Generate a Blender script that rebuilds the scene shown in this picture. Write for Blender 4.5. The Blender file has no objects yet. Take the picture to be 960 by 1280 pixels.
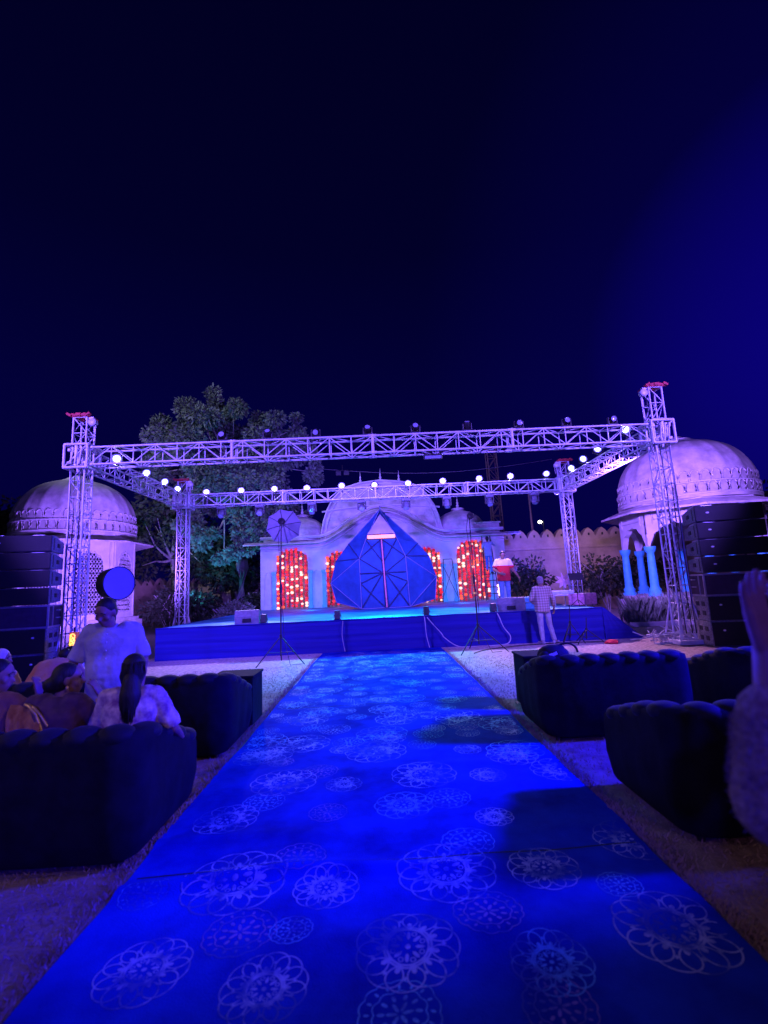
import bpy, bmesh, math, random
import numpy as np
from mathutils import Vector, Matrix, Quaternion
rnd = random.Random(11)
R = math.radians
PI = math.pi
SC = bpy.context.scene
COL = SC.collection

# ------------------------------------------------------------------ camera
FPX, EYE = 600.0, 1.6
PITCH, ROLL, YAW = math.atan(94 / 600), R(2.7), R(1.0)
fwd = Vector((math.sin(YAW) * math.cos(PITCH), math.cos(YAW) * math.cos(PITCH), math.sin(PITCH)))
_r0 = Vector((math.cos(YAW), -math.sin(YAW), 0)); _u0 = _r0.cross(fwd)
CR = _r0 * math.cos(ROLL) - _u0 * math.sin(ROLL)
CU = _u0 * math.cos(ROLL) + _r0 * math.sin(ROLL)
cd = bpy.data.cameras.new('camera'); cam = bpy.data.objects.new('camera', cd); COL.objects.link(cam)
cd.sensor_fit = 'VERTICAL'; cd.sensor_height = 36; cd.lens = 36 * FPX / 1280
cd.clip_start = 0.05; cd.clip_end = 2000
m3 = Matrix((CR, CU, -fwd)).transposed()
cam.matrix_world = Matrix.Translation((0, 0, EYE)) @ m3.to_4x4()
SC.camera = cam
cd.dof.use_dof = True; cd.dof.focus_distance = 14.0; cd.dof.aperture_fstop = 1.5


def at(x, y, Y):
    """world point on the depth plane Y seen at photo pixel (x, y)"""
    d = fwd * FPX + CR * (x - 480) + CU * (640 - y)
    return Vector((0, 0, EYE)) + d * (Y / d.y)


# ------------------------------------------------------------------ exposure
vs = SC.view_settings
vs.view_transform = 'Standard'; vs.look = 'None'; vs.exposure = 0; vs.gamma = 1
vs.use_curve_mapping = False
SC.cycles.max_bounces = 5; SC.cycles.diffuse_bounces = 2; SC.cycles.glossy_bounces = 2
SC.cycles.transparent_max_bounces = 6
SC.cycles.sample_clamp_indirect = 3.0
SC.cycles.use_denoising = True

# ------------------------------------------------------------------ night sky
W = bpy.data.worlds.new('World'); SC.world = W; W.use_nodes = True
nt = W.node_tree; nt.nodes.clear()
wo = nt.nodes.new('ShaderNodeOutputWorld'); bg = nt.nodes.new('ShaderNodeBackground')
tc = nt.nodes.new('ShaderNodeTexCoord')
sep = nt.nodes.new('ShaderNodeSeparateXYZ'); nt.links.new(tc.outputs['Generated'], sep.inputs[0])
rmp = nt.nodes.new('ShaderNodeValToRGB')
el = rmp.color_ramp.elements
el[0].position = 0.0; el[0].color = (0.0009, 0.0004, 0.042, 1)
el[1].position = 1.0; el[1].color = (0.0003, 0.0002, 0.012, 1)
e = el.new(0.35); e.color = (0.0006, 0.0003, 0.040, 1)
e = el.new(0.6); e.color = (0.0004, 0.0002, 0.021, 1)
nt.links.new(sep.outputs['Z'], rmp.inputs[0])
# blue lamp glow painted into the sky colour to the right
gdir = (at(1085, 410, 10) - Vector((0, 0, EYE))).normalized()
dp = nt.nodes.new('ShaderNodeVectorMath'); dp.operation = 'DOT_PRODUCT'; dp.inputs[1].default_value = gdir
nt.links.new(tc.outputs['Generated'], dp.inputs[0])
gr = nt.nodes.new('ShaderNodeValToRGB'); ge = gr.color_ramp.elements
ge[0].position = 0.78; ge[0].color = (0, 0, 0, 1)
ge[1].position = 1.0; ge[1].color = (0.002, 0.0, 0.14, 1)
e = ge.new(0.93); e.color = (0.0004, 0.0, 0.020, 1)
nt.links.new(dp.outputs['Value'], gr.inputs[0])
sky = nt.nodes.new('ShaderNodeTexSky'); sky.sky_type = 'NISHITA'; sky.sun_disc = False
sky.sun_elevation = R(-4); sky.sun_rotation = R(150)
add = nt.nodes.new('ShaderNodeMix'); add.data_type = 'RGBA'; add.blend_type = 'ADD'; add.inputs['Factor'].default_value = 1
nt.links.new(rmp.outputs[0], add.inputs['A']); nt.links.new(gr.outputs[0], add.inputs['B'])
ad2 = nt.nodes.new('ShaderNodeMix'); ad2.data_type = 'RGBA'; ad2.blend_type = 'ADD'; ad2.inputs['Factor'].default_value = 0.01
nt.links.new(add.outputs['Result'], ad2.inputs['A']); nt.links.new(sky.outputs[0], ad2.inputs['B'])
nt.links.new(ad2.outputs['Result'], bg.inputs['Color']); bg.inputs['Strength'].default_value = 1.0
nt.links.new(bg.outputs[0], wo.inputs[0])

sd = bpy.data.lights.new('moonlight', 'SUN'); so = bpy.data.objects.new('moonlight', sd); COL.objects.link(so)
sd.energy = 0.035; sd.color = (0.8, 0.85, 1.0); sd.angle = R(0.5); so.rotation_euler = (R(48), 0, R(25))


def spot(name, loc, target, power, color, cone=60, blend=0.5, size=0.1, parent=None):
    l = bpy.data.lights.new(name, 'SPOT'); o = bpy.data.objects.new(name, l); COL.objects.link(o)
    l.energy = power; l.color = color; l.spot_size = R(cone); l.spot_blend = blend; l.shadow_soft_size = size
    o.location = loc
    o.rotation_euler = (Vector(target) - Vector(loc)).to_track_quat('-Z', 'Y').to_euler()
    if parent: o.parent = parent
    return o


BLUE = (0.012, 0.006, 1.0)
LAV = (0.13, 0.066, 1.0)
spot('blue_flood', (7.6, 4.3, 4.3), (-1.0, 6.5, 0), 14500, BLUE, 52, 0.2, 0.45)
spot('blue_flood', (-3.6, -8.0, 5.0), (0.5, 14, 2.7), 3600, BLUE, 47, 0.25, 0.2)
spot('blue_flood', (-6.6, 11.0, 4.6), (0.98, 1.1, 1.86), 20000, BLUE, 5.2, 0.5, 0.06)  # narrow unseen spot added to brighten the raised hand only
for sx in (-1, 1): spot('stage_wash', (sx * 9.5, 2.6, 6.6), (sx * 1.0, 14.5, 4.2), 12500, (0.18, 0.085, 1), 58, 0.35, 0.15)
spot('facade_wash', (-3.2, 11.6, 4.7), (-2.6, 23, 3.2), 3500, LAV, 80, 0.7, 0.15)
spot('facade_wash', (3.4, 11.6, 4.7), (3.2, 23, 3.2), 3500, LAV, 80, 0.7, 0.15)
spot('facade_wash', (0.2, 11.6, 4.7), (0.2, 23, 5.0), 2700, (0.14, 0.072, 1), 70, 0.7, 0.15)
spot('pavilion_wash', (-6.2, 14.0, 1.2), (-12.6, 20.4, 4.4), 9000, (0.23, 0.10, 1), 70, 0.6, 0.2)
spot('pavilion_wash', (6.3, 12.2, 4.2), (11.4, 17.7, 3.4), 5200, (0.25, 0.11, 1), 84, 0.6, 0.2)
for sx in (-1, 1): spot('deck_bounce_fill', (.3 + sx * 3.1, 19.6, 1.0), (.3 + sx * 3.6, 23, 1.6), 330, (0.0, 0.32, 1), 110, 0.9, 0.2)  # unseen spots added in place of cyan bounce off the deck
spot('pavilion_wash', (10.6, 10.2, 4.6), (12.9, 17.2, 4.8), 1500, (0.24, 0.115, 1), 64, 0.6, 0.2)
spot('deck_wash', (-2.4, 17.0, 4.7), (-1.6, 14.6, 0.8), 1500, (0.0, 0.42, 1), 80, 0.8, 0.15)
spot('deck_wash', (2.4, 17.0, 4.7), (1.6, 14.4, 0.8), 1500, (0.0, 0.42, 1), 80, 0.8, 0.15)
spot('deck_wash', (0.0, 16.9, 4.7), (0.0, 11.0, 0.0), 4400, (0.0, 0.45, 1), 44, 0.8, 0.15)
spot('lawn_wash', (-4.4, 16.9, 4.7), (-4.0, 10.9, 0.0), 2200, (0.55, 0.36, 1), 52, 0.7, 0.15)
spot('lawn_wash', (4.6, 16.9, 4.7), (4.6, 11.2, 0.0), 2600, (0.85, 0.36, 1), 52, 0.7, 0.15)
spot('tree_uplight', (-7.6, 20.6, 1.0), (-8.2, 25.0, 5.0), 1500, (0.05, 0.42, 0.95), 75, 0.8, 0.2)
spot('yard_lamp', (-20, 10.0, 16.0), (-8.2, 25, 10), 10500, (0.55, 0.55, 1), 50, 0.6, 0.4)
spot('yard_lamp', (9.8, 19.6, 5.2), (9.6, 25.2, 3.2), 330, (1, 0.62, 0.40), 76, 0.8, 0.4)
spot('wall_wash', (6.7, 17.4, 4.7), (7.9, 25, 2.6), 7000, (.06, .03, 1), 30, 0.6, 0.2)
spot('follow_spot', (1.0, 11.5, 5.0), (3.75, 15.0, 2.0), 800, (1.0, 0.55, 0.85), 11, 0.4, 0.05)
spot('unseen_fill', (1.9, 0.3, 3.4), (-2.1, 3.7, 1.0), 95, (1.0, 0.60, 0.55), 27, 0.5, 0.1)  # unseen fill spots added to brighten the near people and grass
spot('unseen_fill', (-8.5, 2.2, 5.0), (-2.2, 4.0, 1.0), 260, (1.0, 0.66, 0.62), 60, 0.6, 0.12)
spot('unseen_fill', (4.0, -5.0, 4.6), (-.2, 3.0, 0.6), 190, (0.80, 0.34, 1.0), 90, 0.7, 0.12)

# ------------------------------------------------------------------ materials
_M = {}


def mat(name, color, rough=0.7, var=0.18, scale=8.0, bump=0.0, bscale=None, metal=0.0, emit=None, estr=0.0,
        sheen=0.0, color2=None, stretch=None, spec=0.4, trans=0.0):
    if name in _M: return _M[name]
    m = bpy.data.materials.new(name); m.use_nodes = True; n = m.node_tree
    b = n.nodes['Principled BSDF']
    b.inputs['Roughness'].default_value = rough; b.inputs['Metallic'].default_value = metal
    b.inputs['Specular IOR Level'].default_value = spec
    t = n.nodes.new('ShaderNodeTexCoord'); src = t.outputs['Object']
    if stretch:
        mp = n.nodes.new('ShaderNodeMapping'); mp.inputs['Scale'].default_value = stretch
        n.links.new(src, mp.inputs[0]); src = mp.outputs[0]
    nz = n.nodes.new('ShaderNodeTexNoise'); nz.inputs['Scale'].default_value = scale; nz.inputs['Detail'].default_value = 5
    nz.inputs['Roughness'].default_value = 0.62
    n.links.new(src, nz.inputs['Vector'])
    cr = n.nodes.new('ShaderNodeValToRGB'); c0 = Vector(color)
    c2 = Vector(color2) if color2 else c0 * (1 + var)
    ca = c0 if color2 else c0 * (1 - var)
    cr.color_ramp.elements[0].position = 0.34; cr.color_ramp.elements[0].color = (*ca, 1)
    cr.color_ramp.elements[1].position = 0.66; cr.color_ramp.elements[1].color = (*[min(1, v) for v in c2], 1)
    n.links.new(nz.outputs['Fac'], cr.inputs[0]); n.links.new(cr.outputs[0], b.inputs['Base Color'])
    if bump:
        n2 = n.nodes.new('ShaderNodeTexNoise'); n2.inputs['Scale'].default_value = bscale or scale * 4
        n2.inputs['Detail'].default_value = 4
        n.links.new(src, n2.inputs['Vector'])
        bp = n.nodes.new('ShaderNodeBump'); bp.inputs['Strength'].default_value = bump; bp.inputs['Distance'].default_value = 0.02
        n.links.new(n2.outputs['Fac'], bp.inputs['Height']); n.links.new(bp.outputs[0], b.inputs['Normal'])
    if emit:
        b.inputs['Emission Color'].default_value = (*emit, 1); b.inputs['Emission Strength'].default_value = estr
    if sheen:
        b.inputs['Sheen Weight'].default_value = sheen; b.inputs['Sheen Roughness'].default_value = 0.4
    if trans:
        b.inputs['Transmission Weight'].default_value = trans
    _M[name] = m
    return m


alu = mat('truss_aluminium', (0.80, 0.80, 0.84), 0.5, 0.12, 6, 0.05, 40, metal=0.15)
black = mat('black_paint', (0.016, 0.016, 0.018), 0.5, 0.3, 12, 0.05, 60)
grille = mat('speaker_grille', (0.012, 0.012, 0.014), 0.6, 0.5, 160, 0.4, 220)
spk_side = mat('speaker_side_panel', (0.22, 0.22, 0.24), 0.6, 0.45, 30, 0.1, 80)
stone = mat('white_stone', (0.60, 0.56, 0.54), 0.85, 0.16, 1.4, 0.25, 18)
stone2 = mat('weathered_stone', (0.52, 0.47, 0.44), 0.9, 0.28, 2.2, 0.35, 14)
sand = mat('ochre_plaster', (0.42, 0.30, 0.19), 0.9, 0.2, 1.6, 0.4, 10)
teal = mat('turquoise_paint', (0.16, 0.50, 0.56), 0.6, 0.15, 5, 0.05, 30)
velvet = mat('navy_velvet', (0.007, 0.008, 0.017), 0.85, 0.35, 5, 0.25, 9, spec=0.12)
velvet2 = mat('navy_velvet_tufts', (0.012, 0.013, 0.026), 0.75, 0.3, 6, 0.15, 14, sheen=0.05, spec=0.2)
redtarp = mat('red_cap', (0.55, 0.05, 0.05), 0.6, 0.2, 8)
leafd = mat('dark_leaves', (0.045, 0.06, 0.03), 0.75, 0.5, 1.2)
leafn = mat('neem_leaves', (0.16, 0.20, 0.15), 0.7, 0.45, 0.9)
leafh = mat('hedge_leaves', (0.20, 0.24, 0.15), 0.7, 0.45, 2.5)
bark = mat('bark', (0.38, 0.33, 0.30), 0.9, 0.35, 6, 0.6, 18, stretch=(1, 1, 0.25))
skin = mat('brown_skin', (0.25, 0.13, 0.10), 0.55, 0.12, 9, 0.05, 60)
hairm = mat('black_hair', (0.012, 0.010, 0.010), 0.62, 0.5, 40, 0.3, 90, stretch=(1, 1, 0.2))
cloth_black = mat('black_cloth', (0.02, 0.02, 0.025), 0.85, 0.3, 10, 0.1)
steel = mat('steel', (0.5, 0.5, 0.53), 0.35, 0.1, 10, metal=0.7)
white = mat('white_plastic', (0.75, 0.75, 0.76), 0.5, 0.05, 8)


# ------------------------------------------------------------------ mesh builder
class MB:
    def __init__(s): s.v = []; s.f = []; s.m = []; s.sm = []

    def add(s, vs_, fs, mi=0, smooth=False):
        k = len(s.v); s.v += [tuple(p) for p in vs_]
        for f in fs: s.f.append(tuple(i + k for i in f)); s.m.append(mi); s.sm.append(smooth)

    def box(s, c, size, rot=None, mi=0, bev=0.0):
        x, y, z = [q / 2 for q in size]; c = Vector(c)
        if bev > 0:
            b = min(bev, x * .9, y * .9, z * .9); pts = []; 
            bm = bmesh.new(); bmesh.ops.create_cube(bm, size=1)
            bmesh.ops.scale(bm, vec=size, verts=bm.verts)
            bmesh.ops.bevel(bm, geom=bm.edges[:], offset=b, segments=2, profile=0.6, affect='EDGES')
            bm.verts.index_update()
            vs_ = [v.co.copy() for v in bm.verts]; fs = [[v.index for v in f.verts] for f in bm.faces]; bm.free()
        else:
            vs_ = [Vector((i, j, k)) for i in (-x, x) for j in (-y, y) for k in (-z, z)]
            fs = [(0, 1, 3, 2), (4, 6, 7, 5), (0, 4, 5, 1), (2, 3, 7, 6), (0, 2, 6, 4), (1, 5, 7, 3)]
        if rot is not None: vs_ = [rot @ p for p in vs_]
        s.add([p + c for p in vs_], fs, mi)

    def bar(s, p0, p1, r, n=5, r1=None, mi=0, cap=True, smooth=True):
        p0, p1 = Vector(p0), Vector(p1); d = p1 - p0
        if d.length < 1e-6: return
        q = d.to_track_quat('Z', 'Y'); r1 = r if r1 is None else r1; vs_ = []
        for p, rr in ((p0, r), (p1, r1)):
            for i in range(n):
                a = 2 * PI * i / n; vs_.append(p + q @ Vector((rr * math.cos(a), rr * math.sin(a), 0)))
        fs = [(i, (i + 1) % n, n + (i + 1) % n, n + i) for i in range(n)]
        s.add(vs_, fs, mi, smooth)
        if cap: s.add(vs_, [tuple(reversed(range(n))), tuple(range(n, 2 * n))], mi)

    def tube(s, pts, r, n=6, mi=0, closed=False):
        pts = [Vector(p) for p in pts]; N = len(pts); vs_ = []
        rr = r if callable(r) else (lambda t: r)
        for i, p in enumerate(pts):
            a = pts[(i - 1) % N] if (closed or i > 0) else p; b = pts[(i + 1) % N] if (closed or i < N - 1) else p
            q = (b - a).to_track_quat('Z', 'Y'); ra = rr(i / max(1, N - 1))
            for k in range(n):
                an = 2 * PI * k / n; vs_.append(p + q @ Vector((ra * math.cos(an), ra * math.sin(an), 0)))
        fs = []
        for i in range(N if closed else N - 1):
            j = (i + 1) % N
            for k in range(n): fs.append((i * n + k, i * n + (k + 1) % n, j * n + (k + 1) % n, j * n + k))
        s.add(vs_, fs, mi, True)
        if not closed:
            s.add(vs_, [tuple(reversed(range(n))), tuple(range((N - 1) * n, N * n))], mi)

    def lathe(s, prof, c=(0, 0, 0), n=24, mi=0, mod=None, smooth=True, axis=None):
        c = Vector(c); vs_ = []
        for (r, z) in prof:
            for i in range(n):
                a = 2 * PI * i / n; k = mod(a, z) if mod else 1
                p = Vector((r * k * math.cos(a), r * k * math.sin(a), z))
                vs_.append(c + (axis @ p if axis else p))
        fs = []
        for j in range(len(prof) - 1):
            for i in range(n): fs.append((j * n + i, j * n + (i + 1) % n, (j + 1) * n + (i + 1) % n, (j + 1) * n + i))
        s.add(vs_, fs, mi, smooth)

    def ell(s, c, r, rot=None, n=14, m=9, mi=0):
        c = Vector(c); vs_ = []
        for j in range(m + 1):
            t = PI * j / m
            for i in range(n):
                a = 2 * PI * i / n
                p = Vector((r[0] * math.sin(t) * math.cos(a), r[1] * math.sin(t) * math.sin(a), -r[2] * math.cos(t)))
                vs_.append(c + (rot @ p if rot is not None else p))
        fs = []
        for j in range(m):
            for i in range(n): fs.append((j * n + i, j * n + (i + 1) % n, (j + 1) * n + (i + 1) % n, (j + 1) * n + i))
        s.add(vs_, fs, mi, True)

    def cap(s, a, b, ra, rb, n=12):
        """closed capsule for remeshing"""
        a, b = Vector(a), Vector(b); d = b - a
        q = d.to_track_quat('Z', 'Y') if d.length > 1e-6 else Quaternion()
        rings = []; L = d.length
        for t in (-90, -60, -30, 0): rings.append((ra * math.cos(R(t)), ra * math.sin(R(t))))
        for t in (0, 30, 60, 90): rings.append((rb * math.cos(R(t)), L + rb * math.sin(R(t))))
        vs_ = []
        for rr, z in rings:
            for i in range(n):
                an = 2 * PI * i / n; vs_.append(a + q @ Vector((max(rr, 1e-4) * math.cos(an), max(rr, 1e-4) * math.sin(an), z)))
        fs = [(j * n + i, j * n + (i + 1) % n, (j + 1) * n + (i + 1) % n, (j + 1) * n + i) for j in range(7) for i in range(n)]
        fs += [tuple(reversed(range(n))), tuple(range(7 * n, 8 * n))]
        s.add(vs_, fs, 0, True)

    def prism(s, out, y0, y1, mi=0):
        """outline in (x, z), extruded from y0 to y1"""
        n = len(out); vs_ = [(x, y0, z) for x, z in out] + [(x, y1, z) for x, z in out]
        fs = [tuple(range(n)), tuple(reversed(range(n, 2 * n)))] + [(i, i + n, (i + 1) % n + n, (i + 1) % n) for i in range(n)]
        s.add(vs_, fs, mi)

    def leaf(s, p, d, nrm, L, w, mi=0):
        d = d.normalized(); sd_ = d.cross(nrm).normalized() * w
        s.add([p, p + d * L * .5 + sd_, p + d * L, p + d * L * .5 - sd_], [(0, 1, 2, 3)], mi)

    def build(s, name, mats, parent=None, loc=None):
        me = bpy.data.meshes.new(name); me.from_pydata([tuple(v) for v in s.v], [], s.f)
        for m in (mats if isinstance(mats, (list, tuple)) else [mats]): me.materials.append(m)
        me.polygons.foreach_set('material_index', s.m); me.polygons.foreach_set('use_smooth', s.sm)
        me.update()
        o = bpy.data.objects.new(name, me); COL.objects.link(o)
        if parent: o.parent = parent
        if loc is not None: o.location = loc
        return o


def tag(o, label, cat, group=None):
    o['label'] = label; o['category'] = cat
    if group: o['group'] = group
    return o


def thing(name, label, cat, loc=(0, 0, 0), rz=0, group=None):
    o = bpy.data.objects.new(name, None); COL.objects.link(o); o.empty_display_size = 0.2
    o.location = loc; o.rotation_euler = (0, 0, rz)
    return tag(o, label, cat, group)


def kids(o): return [c for c in bpy.data.objects if c.parent == o]


def copy_tree(o, parent=None):
    c = o.copy(); COL.objects.link(c); c.parent = parent
    for ch in kids(o): copy_tree(ch, c)
    return c


def structure(o): o['kind'] = 'structure'; return o


def stuff(o, label=None, cat=None):
    o['kind'] = 'stuff'
    if label: o['label'] = label; o['category'] = cat
    return o


ORD = ['first', 'second', 'third', 'fourth', 'fifth', 'sixth', 'seventh', 'eighth', 'ninth', 'tenth', 'eleventh', 'twelfth']

# ================================================================== SETTING
# ground
gm = mat('dry_lawn', (0.20, 0.13, 0.10), 0.95, 0.5, 7, 0.9, 55, color2=(0.34, 0.24, 0.19))
g = MB(); N = 60
xs = np.concatenate([[-400, -150, -60], np.linspace(-26, 26, N), [60, 150, 400]]); ys = np.concatenate([[-60, -20], np.linspace(-8, 34, N), [60, 150, 500]])


def ghgt(x, y): return 0.012 * math.sin(x * 2.3 + y * 1.1) * math.sin(y * 1.7 - x) if abs(x) > 1.7 and y < 12 else 0.0


vv = [(x, y, ghgt(x, y)) for y in ys for x in xs]; nx = len(xs)
g.add(vv, [(j * nx + i, j * nx + i + 1, (j + 1) * nx + i + 1, (j + 1) * nx + i) for j in range(len(ys) - 1) for i in range(nx - 1)], 0, True)
n = gm.node_tree; bs = n.nodes['Principled BSDF']; old = bs.inputs['Base Color'].links[0].from_socket
tt = n.nodes.new('ShaderNodeTexCoord'); sx_ = n.nodes.new('ShaderNodeSeparateXYZ'); n.links.new(tt.outputs['Object'], sx_.inputs[0])
nz = n.nodes.new('ShaderNodeTexNoise'); nz.inputs['Scale'].default_value = .9; nz.inputs['Detail'].default_value = 6; n.links.new(tt.outputs['Object'], nz.inputs['Vector'])
ma = n.nodes.new('ShaderNodeMath'); ma.operation = 'MULTIPLY_ADD'; ma.inputs[1].default_value = 5; n.links.new(nz.outputs['Fac'], ma.inputs[0]); n.links.new(sx_.outputs['Y'], ma.inputs[2])
mr_ = n.nodes.new('ShaderNodeMapRange'); mr_.inputs['From Min'].default_value = 9.6; mr_.inputs['From Max'].default_value = 11.2; n.links.new(ma.outputs[0], mr_.inputs['Value'])
n3 = n.nodes.new('ShaderNodeTexNoise'); n3.inputs['Scale'].default_value = 14; n3.inputs['Detail'].default_value = 6; n.links.new(tt.outputs['Object'], n3.inputs['Vector'])
c3 = n.nodes.new('ShaderNodeValToRGB'); c3.color_ramp.elements[0].position = .35; c3.color_ramp.elements[0].color = (.34, .26, .22, 1); c3.color_ramp.elements[1].position = .6; c3.color_ramp.elements[1].color = (.58, .48, .42, 1); n.links.new(n3.outputs['Fac'], c3.inputs[0])
mx = n.nodes.new('ShaderNodeMix'); mx.data_type = 'RGBA'; n.links.new(mr_.outputs[0], mx.inputs['Factor']); n.links.new(old, mx.inputs['A']); n.links.new(c3.outputs[0], mx.inputs['B']); n.links.new(mx.outputs['Result'], bs.inputs['Base Color'])
structure(g.build('ground', gm))

# grass blades along both sides of the carpet
gb = mat('dry_grass_blades', (0.26, 0.17, 0.13), 0.9, 0.4, 3, color2=(0.44, 0.33, 0.25))
b = MB()
for i in range(26000):
    sgn = -1 if rnd.random() < .5 else 1
    y = 1.3 + 9.5 * rnd.random() ** 1.8; x = sgn * (1.56 + 2.6 * rnd.random() ** 1.3)
    p = Vector((x, y, ghgt(x, y) - .002)); a = rnd.random() * 6.283; tl = rnd.uniform(.2, 1.1)
    d = Vector((math.cos(a) * tl, math.sin(a) * tl, 1)); h = rnd.uniform(.015, .05)
    b.leaf(p, d, Vector((math.sin(a), -math.cos(a), .2)), h, .0035)
for i in range(9000):
    sgn = -1 if rnd.random() < .5 else 1
    y = 1.2 + 11 * rnd.random() ** 1.5; x = sgn * (1.535 + abs(rnd.gauss(0, .045)))
    p = Vector((x, y, 0)); a = rnd.random() * 6.283
    b.leaf(p, Vector((math.cos(a) * .6, math.sin(a) * .6, 1)), Vector((math.sin(a), -math.cos(a), .2)), rnd.uniform(.02, .05), .004)
stuff(b.build('grass', gb), 'dry brownish grass beside the blue carpet', 'grass')

# ------------------------------------------------------------------ carpet
def chgt(x, y):
    h = 0.010 + 0.004 * math.sin(y * 2.1 + x * .8) + 0.003 * math.sin(x * 4.1 + y * 1.3)
    for (y0, sl, hh, ww) in ((3.05, .05, .040, .05), (3.42, -.03, .018, .07), (2.45, .12, .024, .12), (4.6, .02, .012, .1), (6.3, -.05, .016, .08), (8.2, .03, .015, .1)):
        d = y - y0 - sl * x - .05 * math.sin(x * 2.2 + y0)
        h += hh * math.exp(-(d / ww) ** 2) * (0.55 + 0.45 * math.sin(x * 1.7 + y0 * 3))
    d = x - .12 - .25 * (y - 2.2); h += .018 * math.exp(-(d / .06) ** 2) * max(0, 1 - abs(y - 2.1) / .6)
    return h


cm = mat('blue_carpet', (0.003, 0.006, 0.22), 0.95, 0.28, 1.3, 0.3, 120, color2=(0.006, 0.040, 0.50), spec=.05)


def worn(name, col, base, lo):
    m = bpy.data.materials.new(name); m.use_nodes = True; n = m.node_tree; bs = n.nodes['Principled BSDF']
    bs.inputs['Roughness'].default_value = .85
    t = n.nodes.new('ShaderNodeTexCoord'); nz = n.nodes.new('ShaderNodeTexNoise'); nz.inputs['Scale'].default_value = 3.4
    nz.inputs['Detail'].default_value = 9; nz.inputs['Roughness'].default_value = .7; n.links.new(t.outputs['Object'], nz.inputs['Vector'])
    cr = n.nodes.new('ShaderNodeValToRGB'); cr.color_ramp.elements[0].position = lo; cr.color_ramp.elements[0].color = (*base, 1)
    cr.color_ramp.elements[1].position = lo + .12; cr.color_ramp.elements[1].color = (*col, 1)
    n.links.new(nz.outputs['Fac'], cr.inputs[0]); n.links.new(cr.outputs[0], bs.inputs['Base Color']); return m


CB = (0.005, 0.024, 0.36)
motif_w = worn('motif_pale', (0.25, 0.28, 0.60), CB, 0.44)
motif_p = worn('motif_mauve', (0.17, 0.09, 0.42), CB, 0.44)
motif_c = worn('motif_sky', (0.06, 0.26, 0.68), CB, 0.43)
def ew(y): return 1 + .006 * math.sin(y * 1.9) + .004 * math.sin(y * 5.3 + 1)


c = MB(); nxc, nyc = 49, 250
cx = np.linspace(-1.53, 1.53, nxc); cy = np.linspace(0.35, 12.72, nyc)
c.add([(x * ew(y), y, chgt(x, y)) for y in cy for x in cx],
      [(j * nxc + i, j * nxc + i + 1, (j + 1) * nxc + i + 1, (j + 1) * nxc + i) for j in range(nyc - 1) for i in range(nxc - 1)], 0, True)
EDGE = 1.49
HG = np.array([[chgt(x, y) for x in cx] for y in cy])


def cgrid(x, y):
    fx = (x / ew(y) + 1.53) / 3.06 * (nxc - 1); fy = (y - .35) / (12.72 - .35) * (nyc - 1)
    i = min(nxc - 2, max(0, int(fx))); j = min(nyc - 2, max(0, int(fy))); u, v_ = fx - i, fy - j
    return HG[j, i] * (1 - u) * (1 - v_) + HG[j, i + 1] * u * (1 - v_) + HG[j + 1, i] * (1 - u) * v_ + HG[j + 1, i + 1] * u * v_


def strip(pts, w, mi, closed=True):
    n = len(pts); rng = range(n if closed else n - 1)
    for i in rng:
        p, q = pts[i], pts[(i + 1) % n]
        dx, dy = q[0] - p[0], q[1] - p[1]; L = math.hypot(dx, dy)
        if L < 1e-5: continue
        ox, oy = -dy / L * w / 2, dx / L * w / 2
        quad = [(p[0] + ox, p[1] + oy), (p[0] - ox, p[1] - oy), (q[0] - ox, q[1] - oy), (q[0] + ox, q[1] + oy)]
        if any(abs(a[0]) > EDGE or a[1] > 12.65 or a[1] < .4 for a in quad): continue
        c.add([(a[0], a[1], cgrid(*a) + .0013) for a in quad], [(0, 1, 2, 3)], mi)


def blob2(px, py, r, mi, el=1.0, ang=0, n=7):
    pts = []
    for k in range(n):
        a = 2 * PI * k / n; u, v = r * math.cos(a), r * el * math.sin(a)
        pts.append((px + u * math.cos(ang) - v * math.sin(ang), py + u * math.sin(ang) + v * math.cos(ang)))
    if any(abs(a[0]) > EDGE or a[1] > 12.65 or a[1] < .4 for a in pts): return
    c.add([(a[0], a[1], cgrid(*a) + .0013) for a in pts], [tuple(range(n))], mi)


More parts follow.
